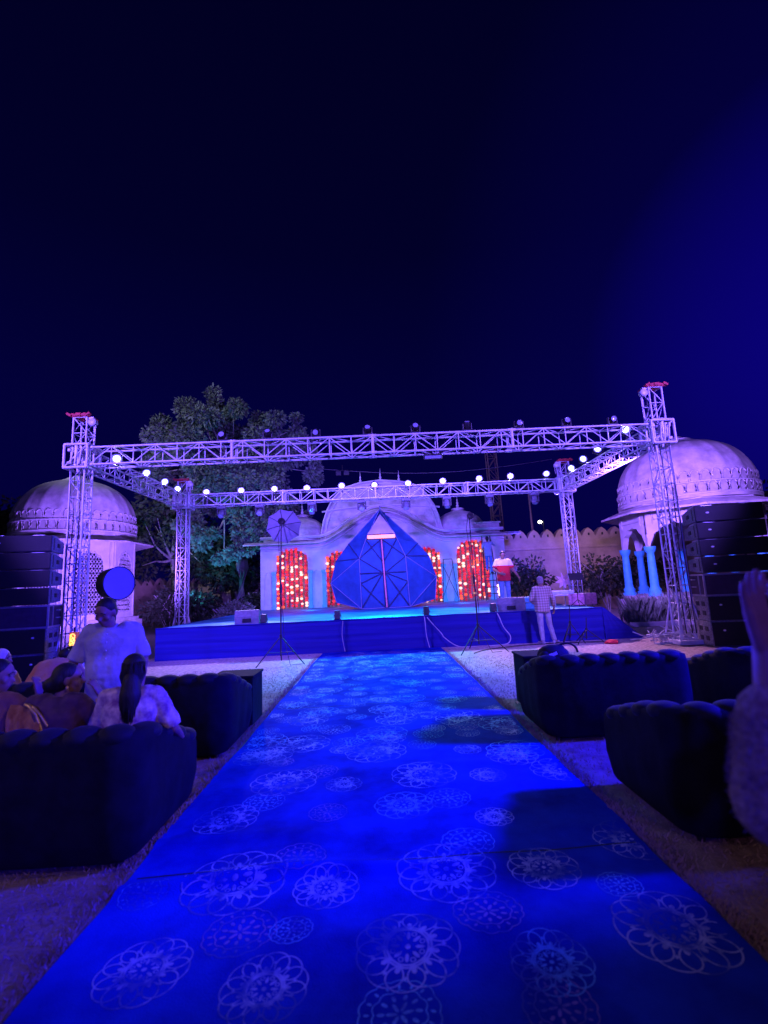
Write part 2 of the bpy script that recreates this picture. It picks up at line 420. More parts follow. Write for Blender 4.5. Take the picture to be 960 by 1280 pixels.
def mandala(mx, my, r, style, mi):
    a0 = rnd.random() * 6.28; lw = max(.006, r * .030)
    if style == 0:      # big looping petals round a lace ring
        n = 11
        for k in range(n):
            a = a0 + 2 * PI * k / n; pts = []
            for j in range(22):
                t = 2 * PI * j / 22; u = r * .70 + r * .30 * math.cos(t); v = r * .36 * math.sin(t)
                pts.append((mx + u * math.cos(a) - v * math.sin(a), my + u * math.sin(a) + v * math.cos(a)))
            strip(pts, lw, mi)
            blob2(mx + r * .70 * math.cos(a), my + r * .70 * math.sin(a), r * .055, mi, .6, a, 4)
            a2 = a + PI / n; blob2(mx + r * .53 * math.cos(a2), my + r * .53 * math.sin(a2), r * .09, mi, .6, a2, 6)
        for rr in (.46, .40):
            strip([(mx + r * rr * math.cos(t * PI / 18), my + r * rr * math.sin(t * PI / 18)) for t in range(36)], lw * 1.5, mi)
        for k in range(8):
            a = a0 + PI * k / 4
            blob2(mx + r * .24 * math.cos(a), my + r * .24 * math.sin(a), r * .10, mi, .4, a, 6)
            strip([(mx + r * .3 * math.cos(a + .4) + r * .05 * math.cos(t), my + r * .3 * math.sin(a + .4) + r * .05 * math.sin(t)) for t in (0, 1.05, 2.1, 3.14, 4.2, 5.2)], lw * .7, mi)
        blob2(mx, my, r * .06, mi)
    else:               # dense lace medallion
        for rr, k_, amp in ((.95, 14, .06), (.62, 10, .07)):
            strip([(mx + r * (rr + amp * abs(math.sin(k_ * t * PI / 84 / 1))) * math.cos(a0 + t * PI / 42), my + r * (rr + amp * abs(math.sin(k_ * t * PI / 84))) * math.sin(a0 + t * PI / 42)) for t in range(84)], lw * .9, mi)
        for ring, n, s_ in ((.80, 16, .075), (.46, 10, .10)):
            for k in range(n):
                a = a0 + 2 * PI * k / n
                blob2(mx + r * ring * math.cos(a), my + r * ring * math.sin(a), r * s_, mi, .55, a, 6)
        for k in range(6):
            a = a0 + 2 * PI * k / 6
            blob2(mx + r * .2 * math.cos(a), my + r * .2 * math.sin(a), r * .15, mi, .35, a, 6)


def gp(px, py):
    d = fwd * FPX + CR * (px - 480) + CU * (640 - py); return Vector((0, 0, EYE)) + d * (-EYE / d.z)


for (mx_, my_, hw_, st, mi) in [(180, 1215, 50, 0, 1), (330, 1240, 48, 0, 1), (294, 1103, 58, 0, 1), (374, 1075, 30, 1, 2), (408, 1112, 37, 0, 1), (300, 1168, 40, 1, 2), (364, 1167, 24, 1, 3), (558, 1090, 56, 0, 1), (680, 1088, 40, 0, 1), (610, 1143, 39, 1, 2),
                                 (510, 1190, 58, 0, 1), (690, 1205, 45, 0, 3), (843, 1165, 64, 0, 1), (790, 1052, 42, 0, 1), (283, 1027, 36, 0, 1), (618, 1024, 22, 0, 1), (585, 1055, 30, 1, 3), (355, 980, 38, 0, 1), (430, 982, 21, 0, 1), (530, 970, 38, 0, 1), (610, 970, 21, 0, 1), (400, 966, 21, 1, 2),
                                 (505, 1008, 34, 0, 3), (700, 962, 34, 0, 1), (560, 1000, 26, 1, 3), (330, 1005, 24, 1, 3), (500, 1272, 46, 1, 3), (775, 1110, 24, 1, 3), (640, 945, 30, 0, 1), (335, 945, 30, 0, 1), (470, 940, 36, 0, 1), (410, 1018, 22, 1, 2), (180, 1120, 26, 1, 3), (700, 1260, 40, 1, 2)]:
    q_ = gp(mx_, my_); mandala(q_.x, q_.y, hw_ * q_.y / FPX * 1.0, st, mi)
yy = 5.0
while yy < 12.5:
    for k in range(-3, 4):
        sx = k * .45 + rnd.uniform(-.14, .14); big = rnd.random() < .45
        mandala(sx, yy + rnd.uniform(-.2, .2), rnd.uniform(.22, .30) if big else rnd.uniform(.12, .18), 0 if big or rnd.random() < .4 else 1, rnd.choice((1, 1, 1, 2, 3, 3)))
    yy += .40
for y0 in (3.08, 6.95, 10.3): strip([(-1.47 + .07 * k, y0 + .012 * math.sin(k * .5) + .0012 * k) for k in range(43)], .014, 4, False)
seam = mat('carpet_seam', (.002, .003, .03), .95, .3, 20)
tag(c.build('carpet_runner', [cm, motif_w, motif_p, motif_c, seam]), 'long bright blue carpet runner with pale lace medallions leading to the stage', 'carpet')

# ------------------------------------------------------------------ stage
FY, BY, DZ = 12.75, 22.86, 0.8
deckm = mat('deck_sheet', (0.006, 0.09, 0.40), 0.5, 0.4, 1.5, 0.5, 3.0, color2=(0.10, 0.52, 0.66), stretch=(.45, 2.0, 1))
skirtm = mat('blue_skirt_cloth', (0.005, 0.005, 0.19), 0.8, 0.18, 2, 0.35, 5, stretch=(.25, 1, 5))
stage = thing('stage', 'wide low stage with bright blue cloth skirt at the end of the carpet', 'stage', (0.5, FY, 0))
dk = MB(); NX, NY = 46, 30; x0, x1 = -5.8 - .5, 5.8 - .5
dk.add([(x0 + (x1 - x0) * i / NX, (BY - FY) * j / NY, DZ + .006 * math.sin(i * 1.7 + j * .9) * math.sin(j * 2.3)) for j in range(NY + 1) for i in range(NX + 1)],
       [(j * (NX + 1) + i, j * (NX + 1) + i + 1, (j + 1) * (NX + 1) + i + 1, (j + 1) * (NX + 1) + i) for j in range(NY) for i in range(NX)], 0, True)
dk.build('deck', deckm, stage)
sk = MB()


def cloth_sheet(mb, p0, p1, q0, q1, nu, nv, amp, seed):
    """sheet from bottom edge p0-p1 to top edge q0-q1, with irregular horizontal sags"""
    p0, p1, q0, q1 = map(Vector, (p0, p1, q0, q1)); nrm = (p1 - p0).cross(q0 - p0).normalized(); rs = random.Random(seed); ph = [rs.random() * 6 for _ in range(8)]
    vs_ = []
    for j in range(nv + 1):
        v = j / nv
        for i in range(nu + 1):
            u = i / nu; p = p0.lerp(p1, u).lerp(q0.lerp(q1, u), v)
            w = math.sin(v * 22 + ph[0] + math.sin(u * 9 + ph[1]) * 1.2) * .6 + math.sin(v * 37 + ph[2] + u * 5) * .3 + math.sin(u * 60 + ph[3] + v * 3) * .5
            vs_.append(p + nrm * amp * w * (0.3 + .7 * math.sin(v * PI) ** .5))
    mb.add(vs_, [(j * (nu + 1) + i, j * (nu + 1) + i + 1, (j + 1) * (nu + 1) + i + 1, (j + 1) * (nu + 1) + i) for j in range(nv) for i in range(nu)], 0, True)


cloth_sheet(sk, (x0, -.004, 0), (x1, -.004, 0), (x0, -.004, DZ + .012), (x1, -.004, DZ + .012), 140, 26, .012, 1)
sk.build('front_skirt', skirtm, stage)
sk = MB(); cloth_sheet(sk, (x1 + .004, -.02, 0), (x1 + 1.02, -.02, 0), (x1 + .004, -.02, DZ + .01), (x1 + .05, -.02, DZ + .01), 14, 14, .01, 2)
cloth_sheet(sk, (x1 + 1.02, -.02, 0), (x1 + 1.02, 6.5, 0), (x1 + .05, -.02, DZ + .01), (x1 + .05, 6.5, DZ + .01), 40, 14, .015, 3)
sk.build('ramp_cover', skirtm, stage)
sk = MB(); cloth_sheet(sk, (x0 - .004, BY - FY, 0), (x0 - .004, 0, 0), (x0 - .004, BY - FY, DZ + .01), (x0 - .004, 0, DZ + .01), 60, 10, .01, 4)
sk.build('side_skirt', skirtm, stage)
sk = MB(); sk.tube([(x0 + (x1 - x0) * i / 60, -.015, DZ + .012 + .004 * math.sin(i * 1.3)) for i in range(61)], .016, 6); sk.build('deck_edge_trim', skirtm, stage)

# ------------------------------------------------------------------ palace facade
FX, FYW = 0.26, 23.0
fac = thing('palace_facade', 'white palace front with curved eave and vaulted roof behind the stage', 'building', (FX, FYW, 0))
OPEN = [(-4.34, 1.48, 2.95, 3.55), (-1.98, 1.48, 2.75, 3.35), (1.98, 1.48, 2.75, 3.35), (4.25, 1.48, 2.95, 3.6)]


def arch_z(u, spring, top):       # u in -1..1, a round shouldered head
    return spring + (top - spring) * math.sqrt(max(0, 1 - abs(u) ** 2.2))


def eave_z(x):
    a = abs(x)
    if a >= 3.1: return 3.84
    t = a / 3.1; return 3.84 + 1.36 * (0.5 + 0.5 * math.cos(PI * t)) ** .85


w = MB(); xs_ = sorted(set([-5.85, 5.85] + [round(o[0] + o[1] / 2 * k / 10, 4) for o in OPEN for k in range(-10, 11)] + [round(-3.1 + .155 * k, 4) for k in range(41)] + [-5.2, 5.2]))
for a, bb in zip(xs_[:-1], xs_[1:]):
    mid = (a + bb) / 2; op = next((o for o in OPEN if abs(mid - o[0]) < o[1] / 2), None)
    za = zb = 0.0
    if op:
        za = arch_z((a - op[0]) / (op[1] / 2), op[2], op[3]); zb = arch_z((bb - op[0]) / (op[1] / 2), op[2], op[3])
    ta, tb = eave_z(a), eave_z(bb)
    w.add([(a, 0, za), (bb, 0, zb), (bb, 0, tb), (a, 0, ta)], [(0, 1, 2, 3)])
    w.add([(a, 5, ta), (a, 0, ta), (bb, 0, tb), (bb, 5, tb)], [(0, 1, 2, 3)])
    if op: w.add([(a, 0, za), (a, .45, za), (bb, .45, zb), (bb, 0, zb)], [(0, 1, 2, 3)])
for o in OPEN:
    for s_ in (-1, 1):
        x = o[0] + s_ * o[1] / 2; w.add([(x, 0, 0), (x, .45, 0), (x, .45, o[2]), (x, 0, o[2])], [(0, 1, 2, 3)])
w.add([(-5.85, 0, 0), (-5.85, 5, 0), (-5.85, 5, 3.84), (-5.85, 0, 3.84)], [(0, 1, 2, 3)]); w.add([(5.85, 0, 0), (5.85, 5, 0), (5.85, 5, 3.84), (5.85, 0, 3.84)], [(3, 2, 1, 0)])
w.build('wall', stone, fac)
w = MB(); w.box((0, .75, 2.0), (11.6, .3, 3.3)); w.build('inner_wall', mat('inner_plaster', (.4, .3, .26), .9), fac)
# overhanging eave: sloped slab plus mouldings following the curve
ev = MB(); es = [-6.6 + 13.2 * k / 88 for k in range(89)]
pr = [(0.02, .14), (-.30, .03), (-.30, -.03), (0.02, .03)]
vs_ = []
for x in es:
    z = eave_z(x)
    for (yy_, dz) in pr: vs_.append((x, yy_ * (1 if abs(x) < 5.9 else 1), z + dz))
n4 = 4
ev.add(vs_, [(i * 4 + k, i * 4 + (k + 1) % 4, (i + 1) * 4 + (k + 1) % 4, (i + 1) * 4 + k) for i in range(88) for k in range(4)])
ev.add(vs_, [(0, 1, 2, 3), (88 * 4 + 3, 88 * 4 + 2, 88 * 4 + 1, 88 * 4)])
ev.build('eave', stone2, fac)
mo = MB()
for dz, yy_, rr in ((-.16, -.04, .05), (.34, -.03, .055), (.27, -.02, .03)):
    mo.tube([(x, yy_, eave_z(x) + dz) for x in es if abs(x) < 5.86], rr, 6)
mo.build('moulding', stone, fac)
# vaulted roof rising behind the eave
vp = [(-2.98, 3.9), (-2.95, 4.3), (-2.82, 4.95), (-2.62, 5.5), (-2.36, 5.98), (-2.05, 6.33), (-1.66, 6.58), (-1.0, 6.76), (0, 6.86)]
vp = vp + [(-x, z) for x, z in reversed(vp[:-1])]
v = MB(); v.prism(vp, .35, 6.0); vr = v.build('vault_roof', stone2, fac)
v = MB(); v.tube([(x * 1.0, .33, z) for x, z in vp], .05, 6); v.tube([(x * .93, .34, 3.9 + (z - 3.9) * .94) for x, z in vp], .035, 6)
v.tube([(-2.9 + 5.8 * i / 20, .33, 5.35 + .25 * math.cos((i - 10) / 10 * 1.4)) for i in range(21)], .045, 6)
v.build('vault_moulding', stone, vr)
FIN = [(0.10, .03), (.10, .06), (.05, .1), (.08, .18), (.035, .26), (.06, .34), (.025, .42), (.04, .5), (.012, .6), (.006, .78)]
for fx in (-.98, 0.05, 1.0):
    f = MB(); f.lathe([(r_ * 1.1, z * 1.05) for r_, z in FIN], (fx, 1.2, 6.75 + (.1 if abs(fx) < .5 else -.04)), 10); f.build('finial', stone, vr)
for s_, xx in ((-1, -4.02), (1, 3.95)):
    d = MB(); d.lathe([(1.42, 0), (1.42, .12), (1.36, .16), (1.34, .3), (1.22, .62), (1.0, .92), (.7, 1.14), (.36, 1.27), (.2, 1.34), (.34, 1.36), (.3, 1.42), (.0, 1.44)], (xx, 1.3, 4.0), 40, mod=lambda a, z: 1 + .018 * abs(math.cos(a * 10)) if .16 < z < 1.3 else 1)
    dm = d.build('side_dome', stone2, fac)
    d = MB(); d.lathe([(r_ * 1.1, z * .9) for r_, z in FIN], (xx, 1.3, 5.4), 10); d.build('finial', stone, dm)
    d = MB(); d.box((s_ * 5.15, .62, 4.22), (1.2, .8, .5), bev=.03); d.box((s_ * 5.15, .62, 4.5), (1.32, .92, .07), bev=.02); d.build('parapet_block', stone2, fac)
for o in OPEN:
    for s_ in (-1, 1):
        p = MB(); x = o[0] + s_ * (o[1] / 2 + .12)
        p.box((x, -.03, 1.62), (.17, .1, 1.66)); p.box((x, -.045, .86), (.23, .15, .16)); p.box((x, -.045, 2.5), (.23, .15, .12))
        p.build('pilaster', teal, fac)
for nxx in (-3.16, 3.1, -5.5, 5.45):
    p = MB(); hw = .27 if abs(nxx) < 5 else .16
    p.tube([(nxx - hw, -.01, 1.0), (nxx - hw, -.01, 2.2)] + [(nxx + hw * math.cos(a), -.01, 2.2 + .35 * math.sin(a)) for a in [PI - PI * k / 8 for k in range(9)]] + [(nxx + hw, -.01, 1.0)], .02, 5)
    p.box((nxx, -.02, 1.05), (.07, .05, .07)); p.build('niche_panel', stone, fac)

# garland curtains in the four arches
marg = mat('marigold_beads', (0.50, 0.03, 0.03), 0.6, .5, 22, .6, 60, emit=(1.0, .008, .045), estr=.36)
marg2 = mat('crimson_marigold_beads', (0.60, 0.06, 0.03), 0.6, .5, 22, .6, 60, emit=(1.0, .016, .04), estr=.85)
marg3 = mat('orange_marigold_beads', (0.70, 0.16, 0.02), 0.6, .3, 22, .6, 60, emit=(1.0, .09, .04), estr=1.1)
bulb = mat('fairy_bulb', (1, .8, .4), .4, .05, 5, emit=(1.0, .46, .22), estr=1.7)
GL = ['leftmost glowing garland curtain of red and orange beads, tall in its arch', 'short glowing bead curtain partly behind the left side of the blue pod', 'short glowing bead curtain partly behind the right side of the blue pod', 'rightmost glowing garland curtain of red and yellow beads next to the ladder']
for gi, o in enumerate(OPEN):
    t = thing('garland_curtain', GL[gi], 'garland', (FX + o[0], FYW - .10, DZ), 0, 'glowing garland curtains in the palace arches')
    ns = 7
    for k in range(ns):
        u = -1 + 2 * (k + .5) / ns; x = u * (o[1] / 2 + .03); top = arch_z(u, o[2], o[3]) - DZ + rnd.uniform(-.04, .04); s_ = MB(); z = top; end = rnd.uniform(.03, .12); hotk = rnd.random() * .25
        while z > end:
            r_ = rnd.uniform(.055, .088); q_ = rnd.random() - hotk
            mi = 3 if q_ < .07 else 2 if q_ < .20 else 1 if q_ < .50 else 0
            s_.ell((x + rnd.uniform(-.02, .02), rnd.uniform(-.05, .05) - .03 * math.cos(u * 1.5), z), (r_, r_ * .95, r_ * .82), n=8, m=6, mi=mi); z -= r_ * 1.62
        s_.bar((x, .03, 0.02), (x, .03, top), .006, 4)
        s_.build('garland_string', [marg, marg2, marg3, bulb], t)
spot('arch_glow', (FX - 4.34, 22.3, 2.4), (FX - 4.34, 23, 2.2), 26, (1, .25, .08), 160, 1, .3)
spot('arch_glow', (FX + 4.25, 22.3, 2.4), (FX + 4.25, 23, 2.2), 26, (1, .25, .08), 160, 1, .3)

# ------------------------------------------------------------------ chhatri pavilions
def octv(r, z, k, off=22.5): a = R(off + 45 * k); return Vector((r * math.cos(a), r * math.sin(a), z))


def jali(mb, a, b_, z0, z1, nrm, rows=11, cols=7):
    """lattice screen between posts a, b (xy), holes as a woven grid"""
    for i in range(cols + 1):
        for s_ in (-1, 1):
            pts = []
            for j in range(rows * 3 + 1):
                u = (i + s_ * .5 * math.sin(j * PI / 3) * .9) / cols
                u = min(1, max(0, u)); zz = z0 + (z1 - z0) * j / (rows * 3)
                hz = (u * 2 - 1); lim = z0 + (z1 - z0) * (0.80 + .2 * math.sqrt(max(0, 1 - hz * hz)))
                if zz > lim: break
                pts.append(a.lerp(b_, u) + Vector((0, 0, zz)) + nrm * .01)
            if len(pts) > 1: mb.tube(pts, .016, 4)


def dome_of(parent, z0, Rd, H):
    d = MB(); prof = []
    for k in range(22):
        t = k / 21 * PI / 2; r_ = Rd * (math.cos(t) ** .82) ; prof.append((max(r_, .12), z0 + .55 + (H - .55) * math.sin(t)))
    prof = [(Rd * 1.02, z0), (Rd * 1.02, z0 + .1), (Rd, z0 + .14), (Rd, z0 + .5)] + prof
    d.lathe(prof, (0, 0, 0), 160, mod=lambda a, z: 1 + (.016 * (abs(math.cos(a * 10)) ** 6) if z > z0 + .85 else 0))
    dm = d.build('dome', stone2, parent)
    o = MB()
    for k in range(44):                              # two courses of lotus petals
        a = 2 * PI * k / 44
        for (zc, rr, aa) in ((z0 + .75, Rd * .995, 0), (z0 + .36, Rd * 1.01, PI / 44)):
            pts = []
            for j in range(9):
                t = -PI * .1 + PI * 1.2 * j / 8; ang = a + aa + .062 * math.cos(t); zz = zc + .20 * math.sin(t) - (.1 if j in (0, 8) else 0)
                pts.append((rr * math.cos(ang), rr * math.sin(ang), zz))
            o.tube(pts, .022, 4)
    for zz in (z0 + .14, z0 + .55): o.tube([(Rd * 1.015 * math.cos(2 * PI * k / 48), Rd * 1.015 * math.sin(2 * PI * k / 48), zz) for k in range(48)], .035, 5, closed=True)
    o.build('petal_band', stone, dm)
    f = MB(); f.lathe([(.62, z0 + H - .06), (.58, z0 + H + .02), (.40, z0 + H + .05), (.42, z0 + H + .12), (.2, z0 + H + .18), (.14, z0 + H + .26), (.0, z0 + H + .3)], (0, 0, 0), 24, mod=lambda a, z: 1 + .06 * abs(math.cos(a * 8)))
    f.build('crown', stone, dm)


def eave_of(parent, r_in, r_out, z_in, z_out):
    e_ = MB()
    for k in range(8):
        a, b_, c_, d_ = octv(r_in, z_in, k), octv(r_in, z_in, k + 1), octv(r_out, z_out, k + 1), octv(r_out, z_out, k)
        dn = Vector((0, 0, -.07)); e_.add([a, b_, c_, d_, a + dn, b_ + dn, c_ + dn, d_ + dn], [(0, 3, 2, 1), (4, 5, 6, 7), (3, 7, 6, 2)])
    e_.build('eave', stone2, parent)


def chhatri(label, loc, rz, open_):
    t = thing('domed_pavilion', label, 'pavilion', loc, rz, 'white domed pavilions flanking the stage')
    Rb = 2.27
    p = MB()
    for (r_, z0, z1) in ((Rb + .35, 0, .75), (Rb + .22, .75, .88)):
        vs_ = [octv(r_, z0, k) for k in range(8)] + [octv(r_, z1, k) for k in range(8)]
        p.add(vs_, [tuple(range(8, 16))] + [(k, (k + 1) % 8, 8 + (k + 1) % 8, 8 + k) for k in range(8)])
    p.build('plinth', stone2, t)
    if open_:
        for k in range(8):
            q = octv(Rb, 0, k); cl = MB()
            cl.lathe([(.24, .88), (.24, .98), (.18, 1.0), (.21, 1.12), (.15, 1.2), (.145, 1.3), (.125, 2.3), (.12, 2.42), (.18, 2.5), (.2, 2.6), (.2, 2.66)], (q.x, q.y, 0), 12)
            cl.build('column', teal if False else mat('pale_blue_paint', (.07, .50, .66), .6, .12, 5, .05, 30), t)
        for k in range(8):                           # cusped arches
            a, b_ = octv(Rb, 0, k), octv(Rb, 0, k + 1); nr = ((a + b_) / 2).normalized(); wl = MB(); n = 36; prev = None
            for i in range(n + 1):
                u = i / n; h = 2 * u - 1; p0 = a.lerp(b_, u); e0 = .10
                if abs(h) > 1 - e0: zz = 2.66
                else:
                    g_ = h / (1 - e0); zz = 2.66 + .82 * math.sqrt(max(0, 1 - abs(g_) ** 1.7)) - .07 * abs(math.sin(g_ * PI * 2.5)) * (abs(g_) < .97)
                cur = [p0 + nr * .10 + Vector((0, 0, zz)), p0 + nr * .10 + Vector((0, 0, 4.12)), p0 - nr * .10 + Vector((0, 0, zz)), p0 - nr * .10 + Vector((0, 0, 4.12))]
                if prev: wl.add(prev + cur, [(0, 4, 5, 1), (2, 3, 7, 6), (0, 2, 6, 4)])
                prev = cur
            for s_ in (.13, .87):
                q = a.lerp(b_, s_) + nr * .115; wl.box((q.x, q.y, 3.75), (.04, .04, .6))
            q0, q1 = a.lerp(b_, .15) + nr * .11, a.lerp(b_, .85) + nr * .11
            for zz in (3.62, 4.0): wl.bar(q0 + Vector((0, 0, zz)), q1 + Vector((0, 0, zz)), .022, 4)
            wl.build('arch_wall', stone, t)
        cl = MB(); cl.add([octv(Rb - .1, 3.95, k) for k in range(8)], [tuple(range(8))]); cl.build('soffit', stone2, t)
    else:
        for k in range(8):
            a, b_ = octv(Rb, 0, k), octv(Rb, 0, k + 1); nr = ((a + b_) / 2).normalized(); wl = MB()
            L = a.lerp(b_, .2); Rr = a.lerp(b_, .8)
            def quad(u0, u1, z0, z1, z2, z3):
                p0, p1 = a.lerp(b_, u0), a.lerp(b_, u1); wl.add([p0 + Vector((0, 0, z0)), p1 + Vector((0, 0, z1)), p1 + Vector((0, 0, z2)), p0 + Vector((0, 0, z3))], [(0, 1, 2, 3)])
            quad(0, .2, .88, .88, 4.12, 4.12); quad(.8, 1, .88, .88, 4.12, 4.12); quad(.2, .8, .88, .88, 1.1, 1.1)
            n = 24
            for i in range(n):
                u0, u1 = .2 + .6 * i / n, .2 + .6 * (i + 1) / n
                def tz(u): g_ = (u - .5) / .3; return 2.9 + .62 * math.sqrt(max(0, 1 - abs(g_) ** 1.8)) - .05 * abs(math.sin(g_ * PI * 2.5))
                quad(u0, u1, tz(u0), tz(u1), 4.12, 4.12)
            edge = [a.lerp(b_, .2 + .6 * i / n) + nr * .02 + Vector((0, 0, tz(.2 + .6 * i / n) + .06)) for i in range(n + 1)]
            wl.tube(edge, .025, 5)
            for u in (.07, .93): wl.bar(a.lerp(b_, u) + nr * .01 + Vector((0, 0, .95)), a.lerp(b_, u) + nr * .01 + Vector((0, 0, 4.0)), .03, 5)
            ob = wl.build('panel_wall', stone, t)
            j = MB(); jali(j, L, Rr, 1.1, 3.5, nr, 13, 9); j.build('lattice_screen', stone, ob)
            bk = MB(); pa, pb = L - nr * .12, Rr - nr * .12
            bk.add([pa + Vector((0, 0, 1.05)), pb + Vector((0, 0, 1.05)), pb + Vector((0, 0, 3.6)), pa + Vector((0, 0, 3.6))], [(0, 1, 2, 3)]); bk.build('shade_sheet', mat('painted_recess_shade', (.05, .04, .05), .9), ob)  # dark sheet painted as the shade behind the lattice
    f = MB()
    for k in range(8):
        f.add([octv(Rb + .04, 4.1, k), octv(Rb + .04, 4.1, k + 1), octv(Rb + .04, 4.34, k + 1), octv(Rb + .04, 4.34, k)], [(0, 1, 2, 3)])
    f.build('frieze', stone, t)
    eave_of(t, Rb, Rb + .72, 4.18, 3.92)
    dome_of(t, 4.2, Rb * 1.0, 2.5)
    return t


chhatri('white domed pavilion with lattice screens behind the left speaker stack', (-12.75, 20.4, 0), 0, False)
chhatri('white domed pavilion with open arches and pale blue columns, behind the right speaker stack', (11.7, 17.7, 0), 0, True).scale = (1, 1, .972)

# ------------------------------------------------------------------ crenellated walls
def merlon_wall(label, X0, X1, Y, H, m, tilt=0.0):
    w_ = MB(); n = int((X1 - X0) / .72); out = [(0, 0)]
    for k in range(n):
        xa = k * .72
        for j in range(9):
            t = j / 8; xx = xa + .72 * t; u = abs(2 * t - 1)
            out.append((xx, H + .42 * (1 - u ** 2.2) + .05 * max(0, 1 - u * 5)))
    out.append((n * .72, 0)); L = n * .72
    top = out[1:-1]
    for (p, q) in zip(top[:-1], top[1:]):
        w_.add([(p[0], 0, 0), (q[0], 0, 0), (q[0], 0, q[1]), (p[0], 0, p[1])], [(0, 1, 2, 3)])
        w_.add([(p[0], 0, p[1]), (q[0], 0, q[1]), (q[0], .45, q[1]), (p[0], .45, p[1])], [(0, 1, 2, 3)])
        w_.add([(q[0], .45, 0), (p[0], .45, 0), (p[0], .45, p[1]), (q[0], .45, q[1])], [(0, 1, 2, 3)])
    t = thing('crenellated_wall', label, 'wall', (X0, Y, 0), tilt)
    w_.build('wall', m, t)
    hl = MB()
    for k in range(n): hl.box((k * .72 + .36, -.003, H + .12), (.09, .02, .13))
    hl.build('loophole', black, t)
    lg = MB(); lg.box((L / 2, -.03, H - .55), (L, .06, .1), bev=.015)
    lg.build('string_course', m, t)


merlon_wall('ochre crenellated wall with rounded merlons to the right of the palace front', 6.45, 27, 25.0, 3.75, sand)
merlon_wall('low dim boundary wall between the left pavilion and the tree', -17.0, -6.6, 29.0, 2.3, sand)

# ------------------------------------------------------------------ trees, bushes
def leaves(mb, c_, r, n, L, w_, rs, flat=.75):
    for _ in range(n):
        d = Vector((rs.gauss(0, 1), rs.gauss(0, 1), rs.gauss(0, 1))).normalized(); rr = r * rs.random() ** .35
        p = Vector(c_) + Vector((d.x * rr, d.y * rr, d.z * rr * flat))
        dd = (d + Vector((rs.uniform(-.8, .8), rs.uniform(-.8, .8), rs.uniform(-1.0, .3)))).normalized()
        nn = Vector((rs.uniform(-1, 1), rs.uniform(-1, 1), rs.uniform(-.3, 1)))
        if abs(dd.dot(nn.normalized())) > .95: nn = Vector((dd.y, -dd.x, .3))
        mb.leaf(p, dd, nn, L * rs.uniform(.6, 1.3), w_ * rs.uniform(.6, 1.3))


def tree(label, base, clumps, trunk_pts, m, seed, n=260, L=.26, w_=.06, cat='tree', group=None, r0=.3):
    rs = random.Random(seed); t = thing('tree', label, cat, base, 0, group)
    tr = MB(); tr.tube(trunk_pts, lambda q: r0 * (1 - .55 * q) * (1.25 if q < .05 else 1), 9)
    top = Vector(trunk_pts[-1])
    for (cx_, cy_, cz_, r_) in clumps:
        s0 = Vector(trunk_pts[-2 if rs.random() < .4 else -1]); e_ = Vector((cx_, cy_, cz_)); mid = s0.lerp(e_, .5) + Vector((rs.uniform(-.3, .3), rs.uniform(-.3, .3), rs.uniform(-.4, .1)))
        tr.tube([s0, s0.lerp(mid, .5) + Vector((0, 0, -.08)), mid, e_], lambda q: .10 * (1 - .8 * q), 5)
    tr.build('trunk', bark, t)
    cr = MB()
    for (cx_, cy_, cz_, r_) in clumps:
        k = max(3, int(5 * r_))
        for _ in range(k):
            o = Vector((rs.gauss(0, .5), rs.gauss(0, .5), rs.gauss(0, .45))) * r_
            leaves(cr, (cx_ + o.x, cy_ + o.y, cz_ + o.z), r_ * rs.uniform(.30, .50), n // 2, L, w_, rs)
    cr.build('crown', m, t)
    return t


tb = at(297, 758, 25.5); tb.z = 0


def tc_(x, y, dy, r): p = at(x, y, 25.5 + dy); return (p.x - tb.x, dy, p.z, r)


big = [tc_(*a) for a in [(238, 513, 0, 1.2), (264, 508, .6, .9), (292, 520, -.3, 1.1), (212, 532, .2, 1.2), (195, 555, .4, 1.0), (255, 530, -.6, 1.5), (300, 545, .4, 1.4), (328, 530, 0, 1.1), (350, 545, .5, 1.1), (370, 535, 0, .9), (378, 560, 0, 1.1),
       (230, 560, 0, 1.5), (340, 580, -.5, 1.4), (275, 575, -.4, 1.6), (390, 590, .3, .9), (205, 590, .5, 1.2), (310, 610, -.8, 1.4), (265, 620, -1.0, 1.4), (350, 625, -1.0, 1.2), (240, 650, -.8, 1.1), (290, 650, -1.4, 1.3), (330, 655, -1.4, 1.2), (262, 680, -1.6, .95), (305, 675, -1.8, 1.0), (280, 700, -1.9, .8), (345, 668, -1.6, .8), (372, 640, -1, .9), (225, 615, .4, 1.2), (300, 580, .5, 1.3)]]
p1 = at(303, 710, 25.5); p2 = at(300, 670, 25.5); p3 = at(292, 620, 25.5); p4 = at(285, 570, 25.5)
tree('big leafy tree with pale trunk left of the palace front', tb, big, [(0, 0, 0), (.15, 0, 1.0), (p1.x - tb.x, 0, p1.z), (p2.x - tb.x, 0, p2.z), (p3.x - tb.x, 0, p3.z), (p4.x - tb.x, 0, p4.z)], leafn, 3, 620, .22, .055, r0=.42)


def simple_tree(label, x, y, h, sp, seed, m=leafd, n=150, group=None):
    rs = random.Random(seed); cl = [(rs.uniform(-sp, sp), rs.uniform(-sp, sp) * .6, h * rs.uniform(.45, .95), rs.uniform(.9, 1.5)) for _ in range(12)]
    tree(label, (x, y, 0), cl, [(0, 0, 0), (.05, 0, h * .25), (-.05, 0, h * .5), (.05, 0, h * .72)], m, seed, n, .3, .075, group=group, r0=.22)


